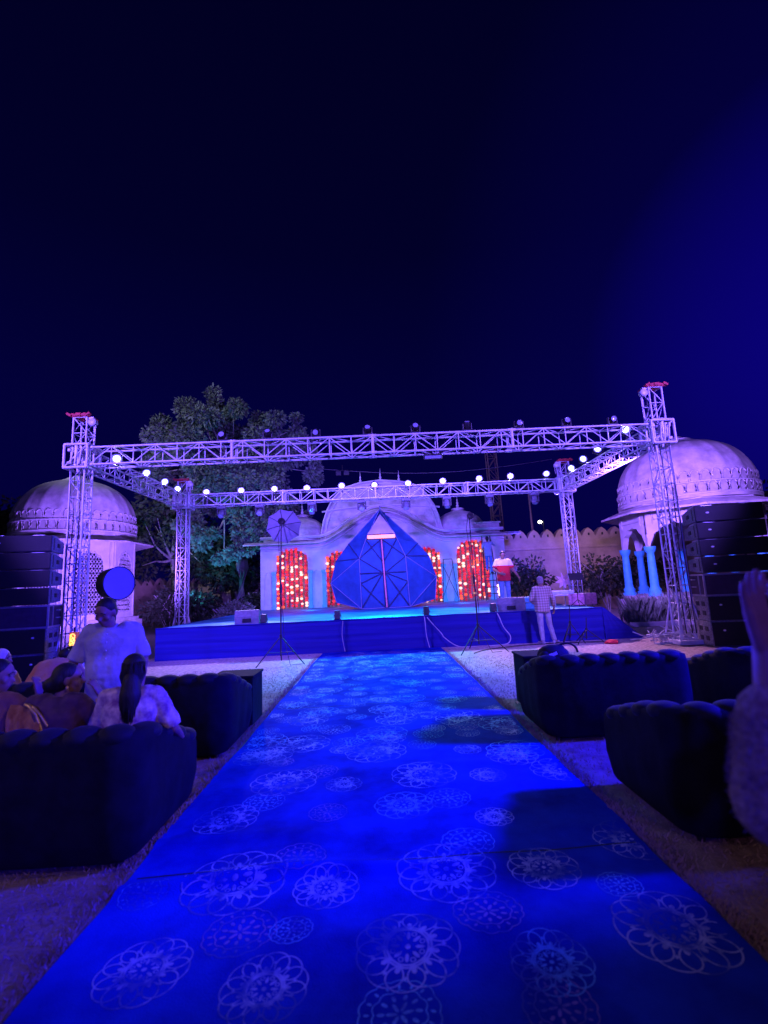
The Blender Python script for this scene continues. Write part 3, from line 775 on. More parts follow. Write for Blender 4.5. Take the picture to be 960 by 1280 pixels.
simple_tree('dark tree rising behind the left pavilion dome at the frame edge', -20.5, 27, 7.2, 2.6, 21, group='dark trees in the background')
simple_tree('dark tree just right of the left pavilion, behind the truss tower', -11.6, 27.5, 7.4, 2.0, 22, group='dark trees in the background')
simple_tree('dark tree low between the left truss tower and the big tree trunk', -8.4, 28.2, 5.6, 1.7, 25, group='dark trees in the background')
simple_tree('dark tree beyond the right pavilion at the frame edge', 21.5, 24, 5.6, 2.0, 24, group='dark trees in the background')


def bush(label, x, y, rx, h, seed, m=leafd, n=1500, L=.2, w_=.055, group='bushes against the walls', z0=0):
    rs = random.Random(seed); b_ = MB(); t = thing('bush', label, 'bush', (x, y, z0), 0, group)
    for _ in range(9):
        leaves(b_, (rs.uniform(-rx, rx) * .65, rs.uniform(-.4, .4), h * rs.uniform(.3, .72)), rs.uniform(.4, .55) * min(rx, h), n // 9, L, w_, rs)
    b_.build('foliage', m, t); s_ = MB()
    for k in range(6): s_.tube([(rs.uniform(-.1, .1), 0, 0), (rs.uniform(-.3, .3) * rx, rs.uniform(-.2, .2), h * .4), (rs.uniform(-.7, .7) * rx, 0, h * .75)], .03, 5)
    s_.build('stem', bark, t)


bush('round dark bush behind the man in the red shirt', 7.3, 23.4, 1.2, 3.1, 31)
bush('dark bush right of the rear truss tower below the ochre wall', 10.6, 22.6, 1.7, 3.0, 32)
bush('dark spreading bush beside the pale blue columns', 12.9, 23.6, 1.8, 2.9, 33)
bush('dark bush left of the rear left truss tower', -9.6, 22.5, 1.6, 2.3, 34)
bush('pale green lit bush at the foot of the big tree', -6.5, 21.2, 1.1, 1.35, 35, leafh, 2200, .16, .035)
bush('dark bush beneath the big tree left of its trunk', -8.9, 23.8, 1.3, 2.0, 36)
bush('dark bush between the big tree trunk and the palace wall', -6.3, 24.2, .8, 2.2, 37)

hd = thing('hedge', 'long leaved hedge in front of the pale blue columns', 'hedge', (9.25, 15.9, 0))
h_ = MB(); rs = random.Random(5)
for i in range(2600):
    p = Vector((rs.uniform(-1.2, 2.4), rs.uniform(-.35, .35), rs.uniform(-.1, .45))); a = rs.random() * 6.28
    h_.leaf(p, Vector((math.cos(a) * .5, math.sin(a) * .4, 1)), Vector((math.sin(a), -math.cos(a), .1)), rs.uniform(.35, .75), .028)
h_.build('foliage', leafh, hd)
k_ = MB(); k_.box((.7, -.5, .07), (4.2, .14, .14), bev=.02); k_.build('kerb', stone2, hd)

# ================================================================== TRUSS
HB = 5.0


def lattice(mb, p0, p1, hw, hh, bay, rc=.025, rb=.013, side=None):
    """box truss from p0 to p1: four chords and zigzag braces on all faces"""
    p0, p1 = Vector(p0), Vector(p1); d = (p1 - p0); L = d.length; d.normalize()
    up = Vector((0, 0, 1)) if abs(d.z) < .9 else Vector((0, 1, 0)); sx = d.cross(up).normalized(); up = sx.cross(d).normalized()
    c4 = [sx * a * hw + up * b_ * hh for a, b_ in ((-1, -1), (1, -1), (1, 1), (-1, 1))]
    for q in c4: mb.bar(p0 + q, p1 + q, rc, 6)
    n = max(1, round(L / bay))
    for i in range(n + 1):
        p = p0 + d * L * i / n
        for k in range(4): mb.bar(p + c4[k], p + c4[(k + 1) % 4], rb, 4, cap=False)
        if i < n:
            q = p0 + d * L * (i + 1) / n
            for k in range(4):
                a, b_ = (k, (k + 1) % 4) if (i + k // 2) % 2 == 0 else ((k + 1) % 4, k)
                mb.bar(p + c4[a], q + c4[b_], rb, 4, cap=False)


def truss_tower(label, x, y, top, sgn, front):
    t = thing('truss_tower', label, 'truss tower', (x, y, 0), 0, 'lattice truss towers around the stage')
    m_ = MB(); lattice(m_, (0, 0, .12), (0, 0, top), .16, .16, .40); m_.build('mast', alu, t)
    s_ = MB()
    for zz in (HB - .28, HB + .28):
        for a, b_ in (((-1, -1), (1, -1)), ((1, -1), (1, 1)), ((1, 1), (-1, 1)), ((-1, 1), (-1, -1))):
            s_.bar((a[0] * .27, a[1] * .27, zz), (b_[0] * .27, b_[1] * .27, zz), .032, 6)
    for a in (-1, 1):
        for b_ in (-1, 1): s_.bar((a * .27, b_ * .27, HB - .28), (a * .27, b_ * .27, HB + .28), .032, 6); s_.lathe([(.05, -.03), (.05, .03)], (a * .19, b_ * .19, HB + .16), 8); s_.lathe([(.05, -.03), (.05, .03)], (a * .19, b_ * .19, HB - .16), 8)
    for a in (-1, 1):
        s_.box((a * .27, 0, HB), (.03, .05, .5), bev=.01); s_.box((0, a * .27, HB), (.05, .03, .5), bev=.01)
    s_.bar((-.27, -.27, HB - .28), (.27, -.27, HB + .28), .016, 4)
    for q in range(3): s_.bar((-.1 + .1 * q, -.29, HB - .2), (-.05 + .1 * q, -.29, HB + .2), .02, 5)
    s_.build('sleeve_block', alu, t)
    b_ = MB(); b_.box((0, 0, .06), (.7, .7, .1), bev=.015)
    for a in (-1, 1):
        for c_ in (-1, 1): b_.bar((a * .3, c_ * .3, .1), (a * .17, c_ * .17, .9), .022, 5)
    b_.build('base_plate', alu, t)
    c_ = MB(); c_.box((0, 0, top + .03), (.44, .42, .05), bev=.012)
    for k in range(5): c_.box((-sgn * (.2 - .11 * k), -.2 + .02 * (k % 2), top + .055), (.13, .1, .05 + .012 * (k % 3)), rot=Matrix.Rotation(.25 * (k - 2), 3, 'Y'), bev=.015)
    c_.build('top_cap', redtarp, t)
    h_ = MB(); ax = Quaternion((1, 0, 0), R(90)).to_matrix()
    h_.lathe([(.0, -.06), (.09, -.06), (.10, -.03), (.07, 0), (.10, .03), (.09, .06), (0, .06)], (-sgn * .27, -.1, top - .12), 14, axis=ax)
    h_.box((-sgn * .2, -.1, top - .02), (.2, .08, .06), bev=.01); ho = h_.build('chain_hoist', alu, t)
    ch = MB(); ch.tube([(-sgn * .34, -.1, top - .14), (-sgn * .335, -.1, HB + .4)], .012, 5); ch.tube([(-sgn * .2, -.1, top - .14), (-sgn * .21, -.1, HB - 1.8), (-sgn * .2, -.1, .6)], .011, 5)
    ch.build('hoist_chain', steel, ho)
    ca = MB()
    for k, xx in enumerate((-.1, .04, .13)):
        ca.tube([(sgn * xx, -.19 - .01 * k, HB - .3), (sgn * xx + .02, -.2, HB - 1.6), (sgn * xx - .015, -.19, 2.2), (sgn * xx, -.22, .25)], .012, 5)
    ca.build('power_cable', black, t)


truss_tower('front left truss tower with a dull red cap beside the left speaker stack', -7.0, 11.3, 5.98, -1, True)
truss_tower('front right truss tower with a red cap beside the right speaker stack', 7.0, 11.3, 6.16, 1, True)
truss_tower('rear left truss tower standing near the big tree', -6.93, 17.2, 5.72, -1, False)
truss_tower('rear right truss tower standing before the ochre wall', 6.98, 17.2, 5.85, 1, False)


def truss_beam(label, p0, p1, hw, hh, bay):
    t = thing('truss_beam', label, 'truss beam', p0, 0, 'horizontal lattice truss beams')
    d = Vector(p1) - Vector(p0); m_ = MB(); lattice(m_, (0, 0, 0), d, hw, hh, bay, .024, .013); m_.build('lattice', alu, t)
    j = MB(); L = d.length; n = int(L / 2.9)
    up = Vector((0, 0, 1)); sx = d.normalized().cross(up)
    for k in range(n + 1):
        p = d * (k / n)
        for a in (-1, 1):
            j.bar(p + sx * a * hw - up * (hh + .03), p + sx * a * hw + up * (hh + .03), .035, 6)
            for b_ in (-1, 1): j.bar(p + sx * a * hw + up * b_ * hh - d.normalized() * .09, p + sx * a * hw + up * b_ * hh + d.normalized() * .09, .036, 6)
    j.build('joint_plate', alu, t)


truss_beam('long front truss beam spanning the two tall towers above the stage edge', (-6.72, 11.3, HB), (6.72, 11.3, HB), .20, .21, .52)
truss_beam('rear truss beam carrying a row of lit lamps across the palace front', (-6.66, 17.2, HB), (6.7, 17.2, HB), .20, .20, .50)
truss_beam('left side truss beam running back from the front left tower', (-6.98, 11.6, HB - .02), (-6.94, 16.9, HB - .02), .20, .20, .48)
truss_beam('right side truss beam running back from the front right tower', (6.99, 11.6, HB - .02), (6.97, 16.9, HB - .02), .20, .20, .48)

# lit PAR lamps along the beams
lens = mat('lamp_lens', (1, 1, 1), .3, .02, 5, emit=(0.72, 0.78, 1.0), estr=45)

n = lens.node_tree; bs = n.nodes['Principled BSDF']; tt = n.nodes.new('ShaderNodeTexCoord'); ln_ = n.nodes.new('ShaderNodeAttribute'); ln_.attribute_name = 'core'
cr_n = n.nodes.new('ShaderNodeValToRGB'); cr_n.color_ramp.elements[0].position = .0; cr_n.color_ramp.elements[0].color = (.02, .02, .9, 1); cr_n.color_ramp.elements[1].position = 1; cr_n.color_ramp.elements[1].color = (1, 1, 1, 1)
e_ = cr_n.color_ramp.elements.new(.45); e_.color = (.16, .2, 1, 1); n.links.new(ln_.outputs['Fac'], cr_n.inputs[0]); n.links.new(cr_n.outputs[0], bs.inputs['Emission Color'])
pw_ = n.nodes.new('ShaderNodeMath'); pw_.operation = 'POWER'; pw_.inputs[1].default_value = 3; n.links.new(ln_.outputs['Fac'], pw_.inputs[0]); ml_ = n.nodes.new('ShaderNodeMath'); ml_.operation = 'MULTIPLY_ADD'; ml_.inputs[1].default_value = 40; ml_.inputs[2].default_value = .35; n.links.new(pw_.outputs[0], ml_.inputs[0]); n.links.new(ml_.outputs[0], bs.inputs['Emission Strength'])


def par_lamp(label, p, aim, power=120, col=(.42, .38, 1)):
    t = thing('par_lamp', label, 'stage lamp', p, 0, 'lit lamps along the truss beams')
    q = (Vector(aim) - Vector(p)).to_track_quat('Z', 'Y').to_matrix()
    b_ = MB(); b_.lathe([(.0, -.26), (.06, -.26), (.085, -.16), (.125, -.02), (.14, .0), (.14, .03), (.128, .03), (.12, -.005)], (0, 0, 0), 16, axis=q); b_.build('body', black, t)
    l = MB(); l.lathe([(.001, .014), (.050, .013), (.078, .011), (.10, .006), (.125, .0)], (0, 0, 0), 18, axis=q); lo_ = l.build('lens', lens, t)
    at_ = lo_.data.attributes.new('core', 'FLOAT', 'POINT'); at_.data.foreach_set('value', [v_ for v_ in (1, 1, .52, .24, 0) for _ in range(18)])
    y_ = MB(); y_.tube([q @ Vector((-.15, 0, -.05)), q @ Vector((-.16, 0, 0)) + Vector((0, 0, -.1)), Vector((0, 0, -.2)), q @ Vector((.16, 0, 0)) + Vector((0, 0, -.1)), q @ Vector((.15, 0, -.05))], .012, 5)
    y_.bar((0, 0, -.2), (0, 0, -.26), .025, 6); y_.build('yoke', black, t)
    d = (Vector(aim) - Vector(p)).normalized()
    spot('lamp_beam', d * .06, d * 3, power, col, 70, .6, .035, t)


for k, (x, y) in enumerate([(258, 615), (301.5, 613), (343, 611), (383.5, 610), (427, 607), (468, 606), (510, 604), (553.5, 601), (599, 598), (638, 595), (683, 592)]):
    p = at(x, y, 17.1)
    par_lamp('lit lamp on the rear truss beam, %s from the left' % ORD[k], p, (p.x * .55, 9.5, 0.4))


def at_x(px, py, X):
    d = fwd * FPX + CR * (px - 480) + CU * (640 - py); return Vector((0, 0, EYE)) + d * (X / d.x)


for k, (x, y) in enumerate([(183, 591), (206, 602), (222, 611)]):
    p = at_x(x, y, -6.8); par_lamp('lit lamp on the left side truss beam, %s' % ['nearest the camera', 'middle of three', 'farthest from the camera'][k], p, (-1.5, 9, .6), 90)
for k, (x, y) in enumerate([(747, 561), (729, 573.5), (714, 585)]):
    p = at_x(x, y, 6.8); par_lamp('lit lamp on the right side truss beam, %s' % ['nearest the camera', 'middle of three', 'farthest from the camera'][k], p, (1.5, 9, .6), 90)
par_lamp('lit lamp inside the left end of the front truss beam', at(146, 573.5, 11.5), (-2, 4, 1), 60)
par_lamp('lit pale green white lamp inside the right end of the front truss beam', at(782, 536.5, 11.5), (2, 4, 1), 60)


# moving heads: hung under the rear beam, standing on the front beam
hm_ = mat('moving_head_shell', (.16, .16, .18), .5, .3, 20)


def moving_head(label, p, hang, tilt, group, k_=1.0):
    s_ = -1 if hang else 1
    headm = hm_ if hang else black; t = thing('moving_head', label, 'moving light', p, 0, group); t.scale = (k_, k_, k_)
    b_ = MB(); b_.box((0, 0, s_ * .05), (.30, .24, .09), bev=.02); b_.bar((-.08, 0, 0), (-.08, 0, -s_ * .06), .02, 6); b_.bar((.08, 0, 0), (.08, 0, -s_ * .06), .02, 6); b_.build('base', headm, t)
    y_ = MB()
    for a in (-1, 1): y_.box((a * .14, 0, s_ * .21), (.045, .12, .26), bev=.02)
    y_.box((0, 0, s_ * .105), (.3, .12, .035), bev=.01); yo = y_.build('yoke', mat('dark_grey_plastic', (.05, .05, .055), .45, .2, 12), t)
    d = Vector((0, -math.cos(tilt), s_ * math.sin(tilt))); q = d.to_track_quat('Z', 'Y').to_matrix()
    h_ = MB(); h_.lathe([(0, -.17), (.07, -.165), (.105, -.1), (.115, .02), (.105, .15), (.10, .16), (.09, .145)], (0, 0, s_ * .26), 16, axis=q); hd_ = h_.build('head', headm, t)
    l = MB(); l.lathe([(0, .15), (.05, .148), (.092, .142)], (0, 0, s_ * .26), 14, axis=q); l.build('lens', mat('unlit_lens', (.35, .40, .5), .12, .1, 10, spec=.8), hd_)


for k, (x, y) in enumerate([(277, 634), (325, 631), (390, 629), (452, 625), (507, 622), (558, 619), (611, 616), (667, 612)]):
    p = at(x, y, 17.2); p.z = HB - .24
    moving_head('unlit moving light hung under the rear truss beam, %s from the left' % ORD[k], p, True, R(rnd.uniform(25, 80)), 'moving lights under the rear truss beam')
for k, x in enumerate([278, 335, 395, 460, 520, 585, 650, 710, 768]):
    p = at(x, 550, 11.3); p.z = HB + .235
    moving_head('dark moving light standing on the front truss beam, %s from the left' % ORD[k], p, False, R(rnd.uniform(-20, 70)), 'moving lights on top of the front truss beam', .72)
p = at(541, 569, 11.3); t = thing('flood_lamp', 'unlit wide flood lamp hung under the front truss beam', 'stage lamp', (p.x, 11.3, HB - .22))
b_ = MB(); b_.box((0, 0, -.1), (.46, .14, .12), rot=Matrix.Rotation(.5, 3, 'X'), bev=.025); b_.build('body', mat('dark_grey_plastic', (.05, .05, .055)), t)
b_ = MB(); b_.box((0, -.07, -.13), (.4, .01, .07), rot=Matrix.Rotation(.5, 3, 'X')); b_.build('lens', mat('unlit_lens', (.35, .4, .5)), t)
b_ = MB(); b_.bar((-.2, 0, -.06), (-.2, 0, .03), .014, 5); b_.bar((.2, 0, -.06), (.2, 0, .03), .014, 5); b_.bar((-.2, 0, .03), (.2, 0, .03), .014, 5); b_.build('yoke', black, t)

# ================================================================== PA STACKS
def speaker_box(mb, size, bev=.02, c=(0, 0, 0), rot=None): mb.box(c, size, rot, bev=bev)


def pa(side, name):
    s_ = -1 if side == 'left' else 1
    X, Y, rz = (-7.03, 10.45, R(15)) if s_ < 0 else (7.05, 10.45, R(-13))
    # local frame: inner front edge at origin, cabinets extend outwards (x*s_) and back (+y); front looks to -y
    Rm = Matrix.Rotation(rz, 3, 'Z'); Wd, Dp = 1.34, .78
    def place(lx, ly, lz): q = Rm @ Vector((lx, ly, 0)); return Vector((X + q.x, Y + q.y, lz))
    zs = [2.70, 2.325, 1.95, 1.575]
    pos = ['topmost', 'second from top', 'third from top', 'lowest']
    for k, z in enumerate(zs):
        t = thing('line_array_speaker', '%s black speaker cabinet of the %s line array' % (pos[k], name), 'speaker', place(s_ * Wd / 2, 0, z), rz, 'line array speaker cabinets')
        tl = R(3.5 - 1.5 * k); rt = Matrix.Rotation(-tl, 3, 'X')
        b_ = MB(); b_.add([rt @ Vector(v_) for v_ in [(-Wd / 2, .0, .0), (Wd / 2, .0, .0), (Wd / 2, 0, .355), (-Wd / 2, 0, .355), (-Wd / 2 + .03, Dp, .05), (Wd / 2 - .03, Dp, .05), (Wd / 2 - .03, Dp, .30), (-Wd / 2 + .03, Dp, .30)]],
                       [(0, 1, 2, 3), (5, 4, 7, 6), (4, 0, 3, 7), (1, 5, 6, 2), (3, 2, 6, 7), (4, 5, 1, 0)]); b_.build('cabinet', spk_side, t)
        g_ = MB(); g_.box(rt @ Vector((0, -.02, .178)), (Wd - .01, .04, .345), rt, bev=.012); g_.build('grille', grille, t)
        ln = MB()
        for q, wl in ((-s_ * .42 * 1, .22), (s_ * .3, .16)): ln.box(rt @ Vector((q, -.02, .352)), (wl, .03, .008), rt)
        ln.build('edge_strip', steel, t)
        lo = MB(); lo.ell(rt @ Vector((-.30 if s_ < 0 else -.42, -.042, .19)), (.035, .006, .018), n=10, m=6); lo.build('badge', white, t)
        hs = MB()
        hx = -s_ * (Wd / 2 - .006)
        hs.box(rt @ Vector((hx, .40, .18)), (.02, .13, .09), rt, bev=.02); hs.build('handle_recess', black, t)
        hs = MB(); hs.box(rt @ Vector((hx, .12, .18)), (.012, .05, .26), rt); hs.build('rigging_plate', black, t)
        sp = MB(); sp.box(rt @ Vector((-s_ * (Wd / 2 - .02), .2, .345)), (.03, .3, .03), rt); sp.build('rigging_bar', steel, t)
    t = thing('amplifier_rack', 'silver edged flight case between array and subwoofers in the %s stack' % name, 'flight case', place(s_ * Wd / 2, .0, 1.09), rz, 'silver edged flight cases in the speaker stacks')
    b_ = MB(); b_.box((0, Dp / 2, .225), (Wd, Dp, .44)); b_.build('case', mat('case_laminate', (.05, .03, .06), .6, .2, 9), t)
    e_ = MB()
    for zz in (.01, .455):
        for yy_ in (-.006, Dp): e_.box((0, yy_, zz), (Wd + .04, .03, .035))
        for xx in (-1, 1): e_.box((xx * (Wd / 2 + .004), Dp / 2, zz), (.03, Dp, .035))
    for xx in (-1, 1):
        for yy_ in (-.006, Dp): e_.box((xx * (Wd / 2 + .004), yy_, .23), (.034, .034, .45))
        e_.box((xx * (Wd / 2 + .004), Dp * .33, .23), (.022, .03, .43))
    e_.build('edge_trim', steel, t)
    h_ = MB()
    for zz in (.30, .14): h_.tube([(-s_ * (Wd / 2 + .01), Dp * .55, zz + .05), (-s_ * (Wd / 2 + .05), Dp * .55, zz + .05), (-s_ * (Wd / 2 + .05), Dp * .72, zz + .05), (-s_ * (Wd / 2 + .01), Dp * .72, zz + .05)], .013, 5)
    h_.build('handle', steel, t)
    for k, z in enumerate((.02, .555)):
        t = thing('subwoofer', '%s black subwoofer under the flight case of the %s stack' % (['bottom', 'upper'][k], name), 'speaker', place(s_ * Wd / 2, .02, z), rz, 'subwoofers at the foot of the speaker stacks')
        b_ = MB(); b_.box((0, Dp / 2, .265), (Wd - .02, Dp, .525), bev=.015); b_.build('cabinet', spk_side, t)
        g_ = MB(); g_.box((0, -.012, .265), (Wd - .06, .03, .49), bev=.012); g_.build('grille', grille, t)
        lo = MB(); lo.ell((-s_ * .42, -.03, .34), (.03, .006, .02), n=10, m=6); lo.build('badge', white, t)
        for yy_, zz in ((.22, .36), (.5, .36), (.22, .16), (.52, .15)):
            hs = MB(); hs.box((-s_ * (Wd / 2 - .008), yy_, zz), (.02, .15, .10), bev=.02); hs.build('handle_recess', black, t)


pa('left', 'left'); pa('right', 'right')

# ================================================================== STAGE FURNITURE
def monitor(label, p, w_, rz):
    t = thing('floor_monitor', label, 'stage monitor', p, rz, 'wedge monitors on the stage edge')
    b_ = MB(); out = [(-.24, 0), (.24, 0), (.27, .14), (.02, .36), (-.20, .36), (-.27, .2)]
    b_.prism([(y, z) for y, z in out], -w_ / 2, w_ / 2)
    b_.v = [(v_[1], v_[0], v_[2]) for v_ in b_.v]; b_.build('cabinet', mat('grey_cabinet', (.20, .20, .23), .6, .2, 14, .2, 60), t)
    g_ = MB(); q = (Vector((0, .02, .36)) - Vector((0, .27, .14))); n_ = Vector((0, .66, .75)); mid = Vector((0, .145, .25)) + n_ * .012
    g_.box(mid, (w_ - .06, .30, .02), Matrix.Rotation(-R(41), 3, 'X'), bev=.008); g_.build('grille', grille, t)
    h_ = MB(); h_.box((0, -.268, .1), (.22, .012, .10), bev=.02); h_.build('handle_recess', black, t)


p = at(310, 780, 13.15); monitor('large wedge monitor speaker on the left part of the stage edge', (p.x, 13.15, DZ + .008), .62, R(8))
p = at(640, 762, 13.2); monitor('wedge monitor speaker on the stage in front of the man in the red shirt', (p.x, 13.2, DZ + .008), .72, R(-18))


def floor_box(label, x, y, cable):
    p = at(x, y, 12.98); t = thing('floor_light', label, 'floor light', (p.x, 12.98, DZ + .008), 0, 'small floor lights along the stage edge')
    b_ = MB(); b_.box((0, 0, .13), (.15, .16, .22), bev=.02); b_.build('body', mat('dark_grey_plastic', (.05, .05, .055)), t)
    l = MB(); l.lathe([(0, .0), (.05, -.006), (.058, -.014)], (0, .082, .15), 12, axis=Quaternion((1, 0, 0), R(-90)).to_matrix()); l.build('lens', mat('unlit_lens', (.35, .4, .5)), t)
    y_ = MB(); y_.tube([(-.09, 0, .13), (-.095, 0, .01), (.095, 0, .01), (.09, 0, .13)], .01, 5); y_.build('bracket', black, t)


floor_box('small dark floor light on the stage edge near the left monitor', 330, 776, 0)
floor_box('small dark floor light on the stage edge left of the carpet centre', 422, 776, 0)
floor_box('small dark floor light on the stage edge right of the carpet centre', 533, 768, 0)
floor_box('small dark floor light beside the right wedge monitor', 617, 766, 0)
cabm = mat('grey_cable', (.42, .40, .44), .6, .1, 8)


def cable(label, pts, r=.012, m=cabm):
    b_ = MB(); P_ = [Vector(q) for q in pts]; o = []
    for i in range(len(P_) - 1):
        a = P_[max(0, i - 1)]; b0 = P_[i]; b1 = P_[i + 1]; c0 = P_[min(len(P_) - 1, i + 2)]
        for k in range(6):
            t_ = k / 6; o.append(.5 * ((2 * b0) + (b1 - a) * t_ + (2 * a - 5 * b0 + 4 * b1 - c0) * t_ ** 2 + (3 * b0 - a - 3 * b1 + c0) * t_ ** 3))
    o.append(P_[-1]); b_.tube(o, r, 5); ob = b_.build('power_cable', m); return tag(ob, label, 'cable')


cable('pale cable hanging down the skirt from the floor light left of centre', [(-.98, 12.95, .84), (-.98, 12.68, .74), (-1.0, 12.67, .4), (-.94, 12.66, .03)], .010)
cable('pale cable hanging straight from the floor light right of centre', [(1.12, 12.95, .84), (1.14, 12.68, .76), (1.16, 12.67, .35), (1.22, 12.62, .03)], .010)
cable('pale cable slanting from the floor light right of centre to the ground', [(1.2, 12.95, .84), (1.25, 12.68, .72), (1.55, 12.66, .36), (1.62, 12.66, .25), (1.95, 12.55, .03), (2.4, 12.4, .02)], .012)
cable('pale cable curling down the skirt beside the right wedge monitor', [(3.05, 12.95, .84), (3.06, 12.68, .74), (3.16, 12.66, .45), (3.32, 12.66, .2), (3.2, 12.6, .03), (2.7, 12.45, .02)], .014)
cable('dark cable loops lying on the ground around the right light stand', [(2.1, 11.3, .02), (2.5, 11.8, .02), (3.1, 12.1, .02), (3.8, 12.3, .02), (4.6, 12.35, .02), (5.5, 12.2, .02)], .012, black)

# blue faceted pod
podm = mat('pod_cloth', (0.016, 0.085, 0.22), .75, .22, 2.2, .35, 6); podrib = mat('pod_frame', (.18, .20, .30), .5, .1, 9)
poddark = mat('pod_dark_seam', (.02, .03, .08), .7, .1, 9)
pb = at(478, 765, 18.6); pod = thing('blue_pod', 'tall onion shaped blue faceted pod with closed doors and a glowing window', 'stage set', (.10, 18.6, DZ + .008))
Vv = {'A': (0.12, .55, 3.92), 'wl': (-.48, -.02, 2.66), 'wr': (.72, -.02, 2.66), 'ml': (-.76, -.12, 1.92), 'mr': (1.02, -.12, 1.94), 'bl': (-.74, -.05, .02), 'br': (1.10, -.05, .02),
      'ul': (-1.18, .35, 2.55), 'ur': (1.55, .35, 2.45), 'l2': (-1.72, .55, 1.9), 'r2': (2.0, .55, 1.95), 'l1': (-1.96, .75, 1.05), 'r1': (2.26, .75, 1.12), 'l0': (-1.75, .75, .28), 'r0': (2.16, .75, .25), 'B': (.2, 2.3, 1.4), 'B0': (.2, 2.2, .02)}
Vv = {k: Vector((v_[0] - .05, v_[1], v_[2])) for k, v_ in Vv.items()}
pc = MB()


def facet(keys, mb=pc, mi=0):
    pts = [Vv[k] for k in keys]
    if len(pts) == 3:                                # slightly sagging cloth
        n = 7; idx = {}; vs_ = []; nr = (pts[1] - pts[0]).cross(pts[2] - pts[0]).normalized()
        for i in range(n + 1):
            for j in range(n + 1 - i):
                u, v_ = i / n, j / n; w_ = 1 - u - v_; idx[(i, j)] = len(vs_)
                vs_.append(pts[0] * w_ + pts[1] * u + pts[2] * v_ - nr * .5 * u * v_ * w_ * (1 if nr.y < 0 else -1) * 1.2 + nr * .008 * math.sin(u * 17 + v_ * 9))
        fs = []
        for i in range(n):
            for j in range(n - i):
                fs.append((idx[(i, j)], idx[(i + 1, j)], idx[(i, j + 1)]))
                if j < n - i - 1: fs.append((idx[(i + 1, j)], idx[(i + 1, j + 1)], idx[(i, j + 1)]))
        mb.add(vs_, fs, mi, True)
    else: mb.add(pts, [tuple(range(len(pts)))], mi)


for tr_ in (('A', 'ul', 'wl'), ('wl', 'ul', 'ml'), ('ul', 'l2', 'ml'), ('l2', 'l1', 'ml'), ('l1', 'bl', 'ml'), ('l1', 'l0', 'bl'), ('A', 'wr', 'ur'), ('wr', 'mr', 'ur'), ('ur', 'mr', 'r2'), ('r2', 'mr', 'r1'), ('r1', 'mr', 'br'), ('r1', 'br', 'r0'),
            ('A', 'B', 'ul'), ('ul', 'B', 'l2'), ('l2', 'B', 'l1'), ('l1', 'B', 'l0'), ('l0', 'B', 'B0'), ('A', 'ur', 'B'), ('ur', 'r2', 'B'), ('r2', 'r1', 'B'), ('r1', 'r0', 'B'), ('r0', 'B0', 'B')): facet(tr_)
pc.build('cloth_shell', podm, pod)
fr = MB()
for a, b_ in (('A', 'wl'), ('A', 'wr'), ('wl', 'ml'), ('wr', 'mr'), ('ml', 'bl'), ('mr', 'br'), ('bl', 'br'), ('l0', 'bl'), ('br', 'r0'), ('l1', 'l0'), ('r1', 'r0'), ('ml', 'l1'), ('l1', 'bl'), ('mr', 'r1'), ('r1', 'br'), ('A', 'ul'), ('A', 'ur'), ('ul', 'l1'), ('ur', 'r1')):
    fr.bar(Vv[a], Vv[b_], .017, 6)
fr.bar(Vv['A'], Vv['A'] + Vector((0, 0, .12)), .03, 6); fr.build('frame', podrib, pod)
fr = MB()
for a, b_ in (('ul', 'ml'), ('l2', 'ml'), ('ur', 'mr'), ('r2', 'mr')): fr.bar(Vv[a] + Vector((0, -.01, 0)), Vv[b_] + Vector((0, -.01, 0)), .018, 5)
fr.build('seam', poddark, pod)
# doors
cxm = (Vv['wl'].x + Vv['wr'].x) / 2
for s_, kk in ((-1, ('wl', 'ml', 'bl')), (1, ('wr', 'mr', 'br'))):
    d = MB(); T, M_, B_ = [Vv[k] for k in kk]; T = T + Vector((0, .04, -.02)); M_ = M_ + Vector((0, .04, 0)); B_ = B_ + Vector((0, .04, 0)); ct = Vector((cxm + s_ * .05, T.y, T.z)); cm_ = Vector((cxm + s_ * .05 + .05, M_.y, 1.35)); cb = Vector((cxm + s_ * .05 + .10, B_.y, .03))
    mm = M_.lerp(B_, .02)
    d.add([T, ct, cm_, M_], [(0, 1, 2, 3)]); d.add([M_, cm_, cb, B_], [(0, 1, 2, 3)])
    do = d.build('door', podm, pod)
    r_ = MB(); o_ = Vector((0, -.035, 0))
    for a, b_ in ((ct + Vector((0, 0, -.02)), M_), (M_, cm_), (cm_, Vector((M_.x, M_.y, cm_.z))), (cm_, B_), (M_.lerp(B_, .5), cb), (M_.lerp(B_, .5), cm_), (T, cm_.lerp(ct, .35))): r_.bar(a + o_, b_ + o_, .020, 5)
    r_.build('door_brace', poddark, do)
d = MB(); d.bar((cxm + .0, -.16, 2.62), (cxm + .10, -.14, .05), .032, 6); d.build('centre_pole', mat('salmon_pole', (.62, .22, .26), .6, .1, 8, emit=(.9, .15, .12), estr=.10), pod)  # faint red glow added to the pole, which is no lamp
d = MB(); d.box((cxm, -.05, 2.74), (1.08, .05, .15), bev=.03); d.build('lit_window', mat('lit_window', (.9, .4, .2), .5, .2, 30, emit=(1.0, .27, .05), estr=1.5), pod)
d = MB(); d.add([Vv['A'] + Vector((0, .02, -.2)), Vv['wl'] + Vector((.06, .05, .2)), Vv['wr'] + Vector((-.06, .05, .2))], [(0, 1, 2)]); d.build('pale_gable', stone, pod)

